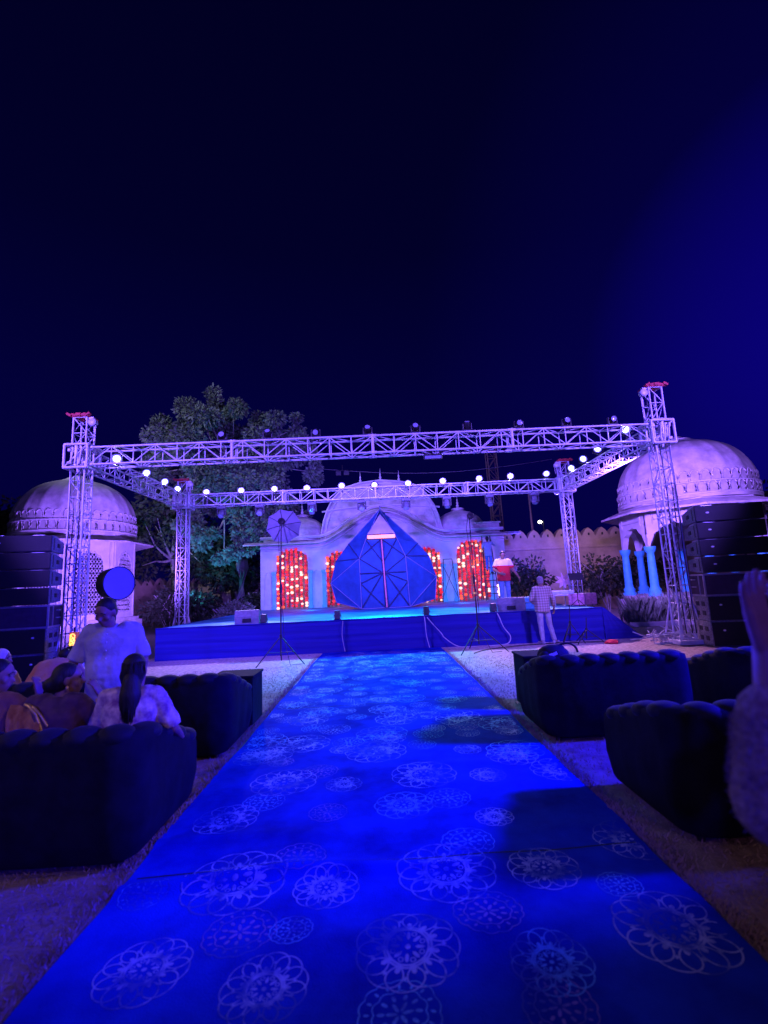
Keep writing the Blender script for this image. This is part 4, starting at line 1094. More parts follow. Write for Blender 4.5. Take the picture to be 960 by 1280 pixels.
# tripod light stands
def stand(label, base, top, head, spread=.62, cat='light stand', group='tripod stands on the ground', hub=.62):
    base, top = Vector(base), Vector(top); t = thing('tripod_stand', label, cat, base, 0, group)
    p_ = MB(); T = top - base; p_.bar((T.x * hub * .3 / T.z, T.y * hub * .3 / T.z, hub * .3), T * .55, .017, 7); p_.bar(T * .52, T, .012, 7); p_.build('pole', black, t)
    j = MB(); j.bar(T * .50, T * .56, .028, 8); j.build('clamp', black, t); j = MB(); j.bar(T * (hub / T.z) * .98, T * (hub / T.z) * 1.06, .032, 8); j.build('collar', black, t)
    for k in range(3):
        a = R(100 + 120 * k); l = MB(); e_ = Vector((math.cos(a) * spread, math.sin(a) * spread, .015)); c0 = T * (hub / T.z)
        l.bar(c0, e_, .013, 6); l.bar(c0 * .42, c0.lerp(e_, .55), .008, 5); l.build('leg', black, t)
    if head:
        h_ = MB(); q = Vector((0, -1, -.1)).to_track_quat('Z', 'Y').to_matrix()
        h_.lathe([(0, -.1), (.05, -.1), (.07, -.06), (.085, .06), (.07, .07), (.03, .05), (0, .05)], T + Vector((.02, -.02, .06)), 14, axis=q); h_.bar(T, T + Vector((0, .06, .05)), .02, 6); h_.build('lamp_head', black, t)
        c_ = MB(); c_.tube([T + Vector((-.03, .05, .02)), T * .92 + Vector((-.08, .03, 0)), T * .8 + Vector((-.05, .02, 0)), T * .6 + Vector((-.03, .0, 0)), T * .35 + Vector((.05, -.03, 0)), T * .16 + Vector((.06, .1, 0)), (.25, -.2, .012), (.5, -.1, .012)], .007, 5); c_.build('cable', black, t)
    return t


bl_ = at(351, 828, 11.15); bl_.z = 0; tl_ = at(351.5, 655, 11.15)
stand('tripod light stand holding the pale umbrella left of the carpet', bl_, tl_, True, .60)
br_ = at(600, 818, 11.55); br_.z = 0; tr_ = at(586.5, 648, 11.55)
stand('tall tripod light stand right of the carpet with a bare lamp head', br_, tr_, True, .66)
um = thing('photo_umbrella', 'pale eight ribbed photo umbrella on the left light stand', 'umbrella', at(354, 656, 11.35))
q = Vector((.10, -1, .06)).to_track_quat('Z', 'Y').to_matrix(); u_ = MB(); ur = MB(); Ru = .43; vs_ = []; n = 40
for j in range(7):
    rr = Ru * j / 6
    for i in range(n):
        a = 2 * PI * i / n + .2; sc_ = 1 - .115 * (j / 6) ** 2 * abs(math.sin(a * 4 - .8))
        vs_.append(q @ Vector((rr * sc_ * math.cos(a), rr * sc_ * math.sin(a), -.14 * (j / 6) ** 1.8 - .02)))
u_.add(vs_, [(j * n + i, j * n + (i + 1) % n, (j + 1) * n + (i + 1) % n, (j + 1) * n + i) for j in range(6) for i in range(n)], 0, True)
u_.build('canopy', mat('umbrella_fabric', (.30, .30, .40), .8, .08, 4), um)
for k in range(8):
    a = 2 * PI * k / 8 + .2; ur.tube([q @ Vector((Ru * j / 6 * math.cos(a), Ru * j / 6 * math.sin(a), -.14 * (j / 6) ** 1.8 - .012)) for j in range(7)], .007, 4)
ur.build('rib', mat('umbrella_rib', (.10, .10, .14), .5), um)
ur = MB(); ur.bar(q @ Vector((0, 0, -.22)), q @ Vector((0, 0, .22)), .009, 6); ur.build('shaft', steel, um)

# low mic stands by the plaid man, scattered gear
def mic_stand(label, x, y, h, sp, group='short folded stands beside the plaid shirted man'):
    b0 = at(x, y, 12.2); d0 = Vector((b0.x, 12.2, 0)); stand(label, d0, d0 + Vector((.06, 0, h)), False, sp, 'mic stand', group, h * .55)


mic_stand('short spread microphone stand nearest the plaid shirted man', 713, 800, .95, .34)
mic_stand('lower leaning microphone stand right of the taller short stand', 733, 802, .62, .42)
rb = MB(); rb.tube([(.0, 0, .02), (.16, .1, .03), (.3, 0, .05), (.22, -.14, .03), (.05, -.1, .04), (.12, .04, .07), (.28, .05, .06)], .03, 7); rb.ell((.16, 0, .05), (.16, .11, .05)); ob = rb.build('red_cloth', mat('red_cloth', (.65, .03, .05), .8, .2, 14, .5, 20), loc=at(757, 806, 11.9) * 1); ob.location.z = 0.0
tag(ob, 'crumpled red cloth bundle on the ground before the stage ramp', 'cloth')
tsm = mat('pale_tubes', (.55, .57, .62), .5, .1, 9)
tp = thing('tube_heap', 'tangled heap of pale truss tubes lying by the right tower foot', 'tube heap', (6.78, 11.6, 0)); hb = MB()
for k in range(34):
    a = Vector((rnd.uniform(-.55, .4), rnd.uniform(-.3, .3), rnd.uniform(.02, .24))); an = rnd.uniform(-.2, .75); yw = rnd.uniform(0, 6.28); L = rnd.uniform(.25, .6)
    hb.bar(a, (a.x + L * math.cos(an) * math.cos(yw), a.y + L * .6 * math.sin(yw), max(.02, a.z + L * .5 * math.sin(an))), .012, 5)
hb.build('tube', tsm, tp); hb = MB(); lattice(hb, (-.45, -.3, .12), (.35, -.2, .16), .1, .1, .22, .014, .009); hb.build('lattice_section', tsm, tp)
# the instruments on the right of the deck
tb_ = thing('keyboard_table', 'low stage table with a pink cloth carrying a pale keyboard', 'table', (at(714, 745, 14.3).x, 14.3, DZ + .008)); m_ = MB(); m_.box((0, 0, .33), (1.25, .55, .04), bev=.01); m_.build('table_top', white, tb_)
for a in (-1, 1):
    for b_ in (-1, 1):
        m_ = MB(); m_.bar((a * .57, b_ * .22, 0), (a * .57, b_ * .22, .31), .02, 6); m_.build('leg', steel, tb_)
m_ = MB(); cloth_sheet(m_, (-.2, -.285, .03), (.62, -.285, .03), (-.2, -.285, .35), (.62, -.285, .35), 24, 8, .012, 6); m_.build('table_cloth', mat('pink_cloth', (.62, .26, .34), .8, .3, 9, .3), tb_)
kb = thing('keyboard', 'pale stage keyboard lying on the pink clothed table', 'keyboard', (at(700, 745, 14.25).x, 14.25, DZ + .362)); m_ = MB(); m_.box((0, 0, .05), (.74, .28, .09), bev=.015); m_.build('body', mat('pale_green_plastic', (.6, .75, .68), .4), kb)
m_ = MB()
for k in range(22): m_.box((-.34 + .0323 * k, -.04, .1), (.028, .15, .014))
m_.build('key', white, kb)
pw = thing('pinwheel_flower', 'pale pink eight petalled pinwheel standing on the right of the stage', 'decoration', (at(706, 745, 14.75).x, 14.75, DZ + .008)); m_ = MB(); m_.bar((0, 0, 0), (0, 0, .72), .015, 6); m_.lathe([(.12, 0), (.12, .02), (0, .03)], (0, 0, 0), 12); m_.build('stem', steel, pw)
m_ = MB()
for k in range(8):
    a = k * PI / 4 + .2; d_ = Vector((math.cos(a), 0, math.sin(a))); s2 = Vector((-math.sin(a), 0, math.cos(a)))
    c0 = Vector((0, -.02, .74)); m_.add([c0, c0 + d_ * .12 + s2 * .05 + Vector((0, -.03, 0)), c0 + d_ * .26, c0 + d_ * .12 - s2 * .05 + Vector((0, .03, 0))], [(0, 1, 2, 3)], 0)
m_.ell((0, -.04, .74), (.04, .03, .04)); m_.build('petal', mat('pink_petal', (.80, .55, .62), .6), pw)
ms = thing('music_stand', 'dark music stand beside the pinwheel on the right of the stage', 'music stand', (at(722, 745, 13.8).x, 13.8, DZ + .008)); m_ = MB(); m_.bar((0, 0, .1), (0, 0, .78), .012, 6)
for k in range(3): m_.bar((0, 0, .2), (.22 * math.cos(k * 2.09 + .3), .22 * math.sin(k * 2.09 + .3), .01), .01, 5)
m_.build('stem', black, ms); m_ = MB(); m_.box((0, -.03, .84), (.42, .02, .22), Matrix.Rotation(-.5, 3, 'X'), bev=.005); m_.box((0, -.10, .76), (.42, .06, .015)); m_.build('desk', black, ms)
cr_ = thing('speaker_case', 'small teal topped equipment case behind the right wedge monitor', 'case', (4.05, 13.7, DZ + .008)); m_ = MB(); m_.box((0, 0, .16), (.55, .4, .31), bev=.02); m_.build('case', mat('teal_case', (.06, .30, .42), .5, .2, 8), cr_)
m_ = MB(); m_.box((0, 0, .325), (.57, .42, .025), bev=.008); m_.build('lid', mat('teal_lid', (.15, .5, .6), .4), cr_)
m_ = MB(); m_.tube([(-.1, -.205, .2), (-.1, -.24, .2), (.1, -.24, .2), (.1, -.205, .2)], .01, 5); m_.build('handle', steel, cr_)
# stepladder by the right arch
la = thing('stepladder', 'tall dark stepladder against the palace right of the garland', 'ladder', (5.0, 21.9, DZ + .008)); m_ = MB()
for s_ in (-1, 1):
    m_.bar((s_ * .30, -.4, 0), (s_ * .18, 0, 2.9), .022, 5); m_.bar((s_ * .30, .55, 0), (s_ * .18, .05, 2.9), .018, 5)
m_.build('rail', black, la); m_ = MB()
for k in range(1, 10): f_ = k / 10; m_.bar((-(.30 - .12 * f_), -.4 + .4 * f_, 2.9 * f_), ((.30 - .12 * f_), -.4 + .4 * f_, 2.9 * f_), .018, 5)
m_.build('rung', black, la)
la = thing('folding_frame', 'thin dark folding frame leaning between right pod edge and garland', 'frame', (3.25, 22.2, DZ + .008)); m_ = MB()
for s_ in (-1, 1): m_.bar((s_ * .36, 0, 0), (s_ * .2, .2, 1.95), .016, 5)
m_.bar((-.2, .2, 1.95), (.2, .2, 1.95), .016, 5); m_.bar((-.34, 0, .2), (.22, .18, 1.6), .012, 5); m_.bar((.34, 0, .2), (-.22, .18, 1.6), .012, 5); m_.build('tube', black, la)
# candle-like lamp beside the right garland
sl = thing('string_lamp', 'small stacked glowing lamp on the stage right of the rightmost garland', 'lamp', (5.25, 21.2, DZ + .008)); m_ = MB(); m_.lathe([(.1, 0), (.1, .05), (.03, .07), (.03, .2)], (0, 0, 0), 10); m_.build('base', black, sl)
m_ = MB()
for k in range(4): m_.ell((.02 * (-1) ** k, 0, .24 + .13 * k), (.085, .085, .07), n=10, m=7)
m_.build('globe', mat('warm_globe', (1, .8, .6), .4, emit=(1, .45, .2), estr=2.2), sl)

# lattice mast, poles, far lamp, cable behind the wall
mt_ = thing('radio_mast', 'slender dim lattice mast far behind the palace right side dome', 'mast', (10.3, 40, 0)); m_ = MB(); lattice(m_, (0, 0, 0), (-.2, 0, 13.2), .38, .38, 1.0, .05, .03); m_.build('lattice', mat('mast_steel', (.25, .14, .16), .6), mt_)
mt_ = thing('utility_pole', 'thin dim reddish pole rising behind the ochre wall', 'pole', (10.55, 32, 0)); m_ = MB(); m_.bar((0, 0, 0), (-.1, 0, 8.4), .09, 8, .06); m_.build('shaft', mat('mast_steel', (.25, .14, .16)), mt_); m_ = MB(); m_.bar((-.6, 0, 7.8), (.5, 0, 7.9), .04, 5); m_.build('crossarm', mat('mast_steel', (.25, .14, .16)), mt_)
p = at(675, 652.5, 36); lp = thing('street_lamp', 'tiny lit street lamp far away above the ochre wall', 'street lamp', (p.x, 36, 0)); m_ = MB(); m_.bar((.25, 0, 0), (.25, 0, p.z + .1), .05, 6); m_.bar((.25, 0, p.z + .1), (0, 0, p.z + .12), .03, 5); m_.build('pole', black, lp)
m_ = MB(); m_.ell((0, 0, p.z), (.15, .15, .12), n=10, m=6); m_.build('lamp_head', mat('far_lamp', (1, 1, .9), .4, emit=(1, .95, .75), estr=12), lp)
cb_ = MB(); a, b_ = at(398, 586, 26), at(690, 574, 26); cb_.tube([a.lerp(b_, k / 12) - Vector((0, 0, .5 * math.sin(PI * k / 12))) for k in range(13)], .014, 4); a2, b2 = at(398, 581, 26), at(640, 574, 26)
tag(cb_.build('overhead_wire', mat('wire', (.18, .15, .2), .6)), 'thin overhead wire sagging above the palace roof', 'wire')
p = at(428, 589, 26); fl = thing('flood_lamp', 'pair of small unlit floodlights on the wire above the palace roof', 'lamp', (p.x, 26, p.z))
for k in (-1, 1):
    m_ = MB(); m_.box((k * .22, 0, -.12), (.3, .16, .24), bev=.03); m_.build('housing', mat('dark_grey_plastic', (.05, .05, .055)), fl)
m_ = MB(); m_.bar((-.35, 0, .04), (.35, 0, .04), .03, 5); m_.bar((0, 0, 0.04), (0, 0, .35), .03, 5); m_.build('bracket', black, fl)

# ================================================================== SOFAS
def sofa(label, x0, x1, yb, depth=1.0, hb=.80, ha=.54):
    """U shaped tufted sofa; its back looks to -y. yb is the outer face of the back"""
    Wd = x1 - x0; t = thing('sofa', label, 'sofa', ((x0 + x1) / 2, yb, 0), 0, 'dark tufted sofas on both sides of the carpet')
    T = .22; hw = Wd / 2 - T / 2; rc = .09; path = []
    def push(x, y, nx_, ny_): path.append((Vector((x, y, 0)), Vector((nx_, ny_, 0))))
    n1 = 10
    for k in range(n1): push(hw, depth - .06 + (T / 2 + rc - depth + .06) * k / n1, 1, 0)
    for k in range(7): a = -PI / 2 * k / 6; push(hw - rc + rc * math.cos(a), T / 2 + rc + rc * math.sin(a), math.cos(a), math.sin(a))
    n2 = max(4, int((2 * hw - 2 * rc) / .12))
    for k in range(1, n2): push(hw - rc - (2 * hw - 2 * rc) * k / n2, T / 2, 0, -1)
    for k in range(7): a = -PI / 2 - PI / 2 * k / 6; push(-hw + rc + rc * math.cos(a), T / 2 + rc + rc * math.sin(a), math.cos(a), math.sin(a))
    for k in range(1, n1 + 1): push(-hw, T / 2 + rc + (depth - .06 - T / 2 - rc) * k / n1, -1, 0)
    def hgt(y): f_ = max(0, min(1, (y - .12) / (depth - .2))); return hb - (hb - ha) * f_ ** 1.25
    sh = MB(); vs_ = []; rs = random.Random(int(x0 * 100) + 7)
    for i, (p, nr) in enumerate(path):
        h = hgt(p.y); sag = .006 * math.sin(i * 1.7) + .004 * math.sin(i * .6 + 1)
        sec = [(.06, .04), (.085, .08), (.11 + sag, .22), (.118 + sag, .45 * h), (.118, h - .10), (.105, h - .045), (0, h - .02), (-.09, h - .05), (-.11, h - .15), (-.11, .22)]
        for o_, z in sec: vs_.append(p + nr * o_ + Vector((0, 0, z)))
    ns = 10; sh.add(vs_, [(i * ns + k, (i + 1) * ns + k, (i + 1) * ns + k + 1, i * ns + k + 1) for i in range(len(path) - 1) for k in range(ns - 1)], 0, True)
    for e_ in (0, len(path) - 1): sh.add([vs_[e_ * ns + k] for k in range(ns)], [tuple(range(ns))])
    sh.build('backrest', velvet, t)
    # rolled tufts along the top
    tf = MB(); acc = 0; nxt = .06
    for i in range(len(path) - 1):
        p, q_ = path[i][0], path[i + 1][0]; L = (q_ - p).length
        while acc + L >= nxt:
            f_ = (nxt - acc) / L; c0 = p.lerp(q_, f_); dr = (q_ - p).normalized(); nr = path[i][1].lerp(path[i + 1][1], f_).normalized(); h = hgt(c0.y)
            Rm = Matrix((dr, nr, Vector((0, 0, 1)))).transposed()
            tf.ell(c0 + nr * .015 + Vector((0, 0, h - .062 + rs.uniform(-.003, .003))), (.120, .118, .062), Rm, 14, 9); nxt += .205
        acc += L
    tf.build('tufted_roll', velvet2, t)
    s_ = MB(); s_.box((0, depth / 2 + .06, .20), (Wd - 2 * T + .02, depth - .2, .24), bev=.04); s_.build('seat', velvet, t)
    nC = 2 if Wd < 2 else 3
    for k in range(nC):
        s_ = MB(); cw = (Wd - 2 * T) / nC; s_.box((-Wd / 2 + T + cw * (k + .5), depth / 2 + .10, .38), (cw - .015, depth - .3, .15), bev=.05); s_.build('seat_cushion', velvet2, t)
    for a in (-1, 1):
        for y in (.12, depth - .14): s_ = MB(); s_.bar((a * (Wd / 2 - .14), y, 0), (a * (Wd / 2 - .14), y, .06), .025, 7); s_.build('leg', black, t)
    return t


sofa('large dark sofa nearest the camera left of the carpet with women seated on it', -4.05, -1.52, 3.13, 1.02, .82, .56)
sofa('dark sofa in the second row left of the carpet beyond the seated woman', -4.75, -1.56, 5.02, .98, .82, .56)
sofa('dark sofa nearest the camera right of the carpet, behind the fuzzy sleeve', 1.74, 4.2, 3.04, 1.02, .80, .58)
sofa('dark second row sofa right of the carpet with a black bag on its corner', 1.60, 3.16, 5.0, .98, .83, .58)
sofa('dark sofa in the second row at the right edge beneath the speaker stack', 3.55, 5.2, 4.95, .98, .83, .60)


def side_table(label, x, y, w_=.5, h=.56):
    t = thing('side_table', label, 'side table', (x, y, 0), 0, 'dark box side tables by the second row sofas')
    b_ = MB(); b_.box((0, 0, h / 2), (w_, .5, h - .05), bev=.012); b_.build('carcass', velvet, t)
    b_ = MB(); b_.box((0, 0, h - .008), (w_ + .03, .53, .03), bev=.008); b_.build('table_top', mat('dark_tabletop', (.012, .012, .02), .8, .2, 6, spec=.1), t)
    b_ = MB(); b_.box((0, 0, .015), (w_ - .08, .42, .03)); b_.build('plinth', black, t)


side_table('dark box side table beside the left second row sofa, close to the carpet', -1.86, 6.4, .52, .60)
side_table('dark box side table showing left of the right second row sofa', 2.02, 6.45, .5, .66)

bag = thing('hand_bag', 'slouched black bag with a loop handle on the corner of the right second row sofa', 'bag', (1.83, 5.3, .78))
b_ = MB(); b_.ell((0, 0, .02), (.17, .14, .11), n=18, m=10); b_.ell((-.10, -.06, -.06), (.10, .10, .14), n=14, m=9); b_.ell((.06, .0, .08), (.07, .08, .05), n=12, m=8); b_.build('body', cloth_black, bag)
b_ = MB(); b_.tube([(.02, 0, .09)] + [(.14 + .12 * math.cos(a), -.02, .04 + .10 * math.sin(a)) for a in [PI - PI * k / 9 for k in range(10)]], .012, 6); b_.build('handle', cloth_black, bag)
b_ = MB(); b_.tube([(.06, .02, .1), (-.08, -.08, .05), (-.2, -.12, -.14), (-.22, -.1, -.4)], .016, 6); b_.build('strap', cloth_black, bag)
b_ = MB(); b_.add([(-.13, -.13, .0), (-.02, -.135, .05), (.0, -.13, .07), (-.1, -.12, .045)], [(0, 1, 2, 3)]); b_.box((-.06, -.13, .035), (.13, .01, .03), Matrix.Rotation(-.4, 3, 'Y')); b_.build('tag', mat('white_paper', (.8, .8, .8), .7), bag)

# lit patterned lantern column at the foot of the left tower
lt = thing('lantern_column', 'narrow glowing amber lantern column with cut loops beside the left tower foot', 'lantern', at(91, 830, 10.2)); lt.location.z = 0
zt = at(94, 790, 10.2).z; zb = at(88, 830, 10.2).z
b_ = MB(); b_.box((0, 0, .25), (.16, .14, .5)); b_.bar((0, 0, .5), (0, 0, zt + .1), .02, 6); b_.build('post', black, lt)
b_ = MB(); H_ = zt - .5
b_.box((0, 0, .5 + H_ / 2), (.15, .10, H_), bev=.01); b_.build('glass', mat('amber_glass', (.5, .2, .06), .5, .3, 20, emit=(1, .16, .04), estr=.16), lt)
b_ = MB()
for k in range(4):
    z = .56 + (H_ - .12) * (k + .5) / 4
    b_.tube([(.045 * math.cos(a) * (1 + .3 * math.sin(2 * a)), -.062, z + .075 * math.sin(a)) for a in [2 * PI * j / 12 for j in range(12)]], .012, 5, closed=True); b_.tube([(.05 * math.sin(j * 1.1), -.066, z - .07 + .028 * j) for j in range(6)], .009, 5)
b_.build('glowing_loop', mat('amber_glow', (1, .7, .2), .4, emit=(1, .42, .05), estr=2.4), lt)

# round reflector behind the standing man
dc = thing('round_reflector', 'round black rimmed reflector with a flat blue lit face above the standing man', 'reflector', (at(139, 730, 5.6).x, 5.6, 0))
zc = at(139, 730, 5.6).z; ax = Vector((.87, -.52, .02)).to_track_quat('Z', 'Y').to_matrix()
b_ = MB(); b_.lathe([(0, 0), (.12, .0), (.175, .04), (.185, .18), (.19, .21), (.182, .212), (.178, .205)], (-.06, .06, zc), 40, axis=ax); b_.build('drum', black, dc)
b_ = MB(); b_.lathe([(0, .207), (.10, .207), (.179, .206)], (-.06, .06, zc), 40, axis=ax); b_.build('face', mat('reflector_face', (.45, .45, .50), .6, .04, 4), dc)
b_ = MB(); b_.bar((0, .1, 0), (0, .1, zc), .016, 7)
for k in range(3): b_.bar((0, .1, .5), (.32 * math.cos(k * 2.09), .1 + .32 * math.sin(k * 2.09), .01), .011, 5)
b_.build('stand', black, dc)


# ================================================================== PEOPLE
def rot_from(lat, up):
    up = up.normalized(); lat = (lat - up * lat.dot(up)).normalized(); fr_ = up.cross(lat); return Matrix((lat, fr_, up)).transposed()


FOLD = bpy.data.textures.new('cloth_folds', 'CLOUDS'); FOLD.noise_scale = .12; FOLD.noise_depth = 2


def smooth_obj(mb, name, m, parent, vox, it=4, fold=0):
    o = mb.build(name, m, parent); md = o.modifiers.new('remesh', 'REMESH'); md.mode = 'VOXEL'; md.voxel_size = vox; md.use_smooth_shade = True
    s_ = o.modifiers.new('smooth', 'SMOOTH'); s_.iterations = it; s_.factor = .5
    if fold:
        dm_ = o.modifiers.new('folds', 'DISPLACE'); dm_.texture = FOLD; dm_.texture_coords = 'LOCAL'; dm_.strength = fold; dm_.mid_level = .5
    return o


def hand(mb, wr, d, nrm, thumb, k=1.0, curl=.35, spread=.12):
    """palm, four fingers and a thumb; d = finger direction, nrm = palm side, thumb = +1/-1 along d x nrm"""
    d = d.normalized(); nrm = (nrm - d * nrm.dot(d)).normalized(); lt_ = d.cross(nrm) * thumb
    for q_ in (-.030, -.010, .010, .030): mb.cap(wr + lt_ * q_ * .6 * k + d * .012 * k, wr + lt_ * q_ * k + d * .088 * k, .015 * k, .0135 * k, 8)
    for q_, L, s_ in ((-.033, .062, -1.4), (-.011, .078, -.45), (.011, .083, .45), (.033, .074, 1.3)):
        b0 = wr + lt_ * q_ * k + d * .09 * k; dd = (d + lt_ * s_ * spread + nrm * curl * .4).normalized(); m0 = b0 + dd * L * .48 * k
        d2 = (dd + nrm * curl).normalized(); m1 = m0 + d2 * L * .32 * k; d3 = (d2 + nrm * curl).normalized(); e_ = m1 + d3 * L * .24 * k
        mb.cap(b0, m0, .0098 * k, .0092 * k, 8); mb.cap(m0, m1, .0092 * k, .0085 * k, 8); mb.cap(m1, e_, .0085 * k, .0075 * k, 8)
    b0 = wr + lt_ * .030 * k + d * .022 * k; m0 = b0 + (lt_ * .9 + d * .8 + nrm * .25).normalized() * .042 * k; e_ = m0 + (lt_ * .35 + d + nrm * (.3 + curl * .5)).normalized() * .048 * k
    mb.cap(b0, m0, .0135 * k, .0112 * k, 8); mb.cap(m0, e_, .0108 * k, .0085 * k, 8)


def V(*a): return Vector(a)


STAND = dict(pel=V(0, 0, .93), chest=V(0, .0, 1.25), neck=V(0, -.01, 1.44), head=V(0, .025, 1.575), look=V(0, 1, 0), hup=V(0, 0, 1),
             shL=V(-.185, 0, 1.385), shR=V(.185, 0, 1.385), elL=V(-.25, -.02, 1.10), elR=V(.25, -.02, 1.10), wrL=V(-.26, .06, .86), wrR=V(.26, .06, .86), hdL=V(0, .15, -1), hdR=V(0, .15, -1),
             hiL=V(-.09, 0, .90), hiR=V(.09, 0, .90), knL=V(-.10, .02, .49), knR=V(.10, .02, .49), anL=V(-.11, -.02, .085), anR=V(.11, -.02, .085), toL=V(-.03, .17, 0), toR=V(.03, .17, 0))


def seated(sh=0.0):
    j = dict(STAND); j.update(pel=V(0, .0, .54), chest=V(0, -.03, .85), neck=V(0, -.01, 1.03), head=V(0, .025, 1.155), shL=V(-.17, -.01, .975), shR=V(.17, -.01, .975), elL=V(-.24, .06, .73), elR=V(.24, .06, .73), wrL=V(-.12, .24, .62), wrR=V(.12, .24, .62), hdL=V(.3, 1, 0), hdR=V(-.3, 1, 0),
              hiL=V(-.09, .04, .52), hiR=V(.09, .04, .52), knL=V(-.11, .46, .53), knR=V(.11, .46, .53), anL=V(-.11, .48, .09), anR=V(.11, .48, .09)); return j


def torso(mb, J, w_, inf, belly):
    lat = J['shR'] - J['shL']; up = J['neck'] - J['pel']; Rm = rot_from(lat, up); ul = lambda t: J['pel'].lerp(J['chest'], t) if t <= 1 else J['chest'].lerp(J['neck'], t - 1)
    mb.ell(J['pel'], ((.165 * w_ + inf), (.118 * w_ + inf), .13), Rm, 18, 12)
    mb.ell(ul(.38) + Rm @ V(0, belly * .5, 0), (.148 * w_ + inf + belly * .3, .112 * w_ + inf + belly * .5, .17), Rm, 18, 12)
    mb.ell(ul(.9), (.172 * w_ + inf, .118 * w_ + inf, .19), Rm, 18, 12)
    for s_ in ('shL', 'shR'): mb.cap(J['chest'].lerp(J['neck'], .55), J[s_], .068 * w_ + inf, .056 * w_ + inf)
    mb.cap(J['chest'].lerp(J['neck'], .7), J['neck'], .075 * w_ + inf * .6, .052 + inf * .3)


def loft_torso(mb, J, w_, belly):
    """a shirt body: rings from the hem up to the collar, closed for remeshing"""
    rings = [(-.17, .186, .140), (-.08, .188, .146), (.05, .184, .142 + belly * .5), (.30, .180, .136 + belly * .8), (.55, .182, .134 + belly * .5), (.85, .192, .130), (1.15, .196, .122), (1.45, .190, .108), (1.68, .150, .092), (1.85, .100, .080), (1.97, .068, .068)]
    n = 28; vs_ = []; lat = J['shR'] - J['shL']
    for t_, a, b_ in rings:
        p = J['pel'].lerp(J['chest'], t_) if t_ <= 1 else J['chest'].lerp(J['neck'], t_ - 1)
        if t_ < 0: p = J['pel'] + V(0, 0, t_ * .8)
        up = (J['chest'] - J['pel']) if t_ < .9 else (J['neck'] - J['chest']); Rm = rot_from(lat, up)
        for k in range(n):
            an = 2 * PI * k / n; ca, sa = math.cos(an), math.sin(an); e_ = .78
            x = a * w_ * math.copysign(abs(ca) ** e_, ca); y = b_ * w_ * math.copysign(abs(sa) ** e_, sa)
            vs_.append(p + Rm @ V(x, y + (belly * .35 if sa > 0 and t_ < .8 else 0) * abs(sa), 0))
    m_ = len(rings); mb.add(vs_, [(j * n + i, j * n + (i + 1) % n, (j + 1) * n + (i + 1) % n, (j + 1) * n + i) for j in range(m_ - 1) for i in range(n)] + [tuple(reversed(range(n))), tuple(range((m_ - 1) * n, m_ * n))], 0, True)


def sleeves(mb, J, w_, sleeve):
    for s_ in 'LR':
        a, b_, c_ = J['sh' + s_], J['el' + s_], J['wr' + s_]; e_ = min(sleeve, 1)
        mb.cap(a + (J['chest'].lerp(J['neck'], .6) - a) * .35, a, .085 * w_, .066 * w_); mb.bar(a, a.lerp(b_, e_), .066 * w_, 14, .070 * w_ if sleeve < 1 else .056 * w_); mb.cap(a, a.lerp(b_, .15), .066 * w_, .064 * w_)
        if sleeve > 1: mb.cap(b_, b_.lerp(c_, sleeve - 1), .056 * w_, .042)


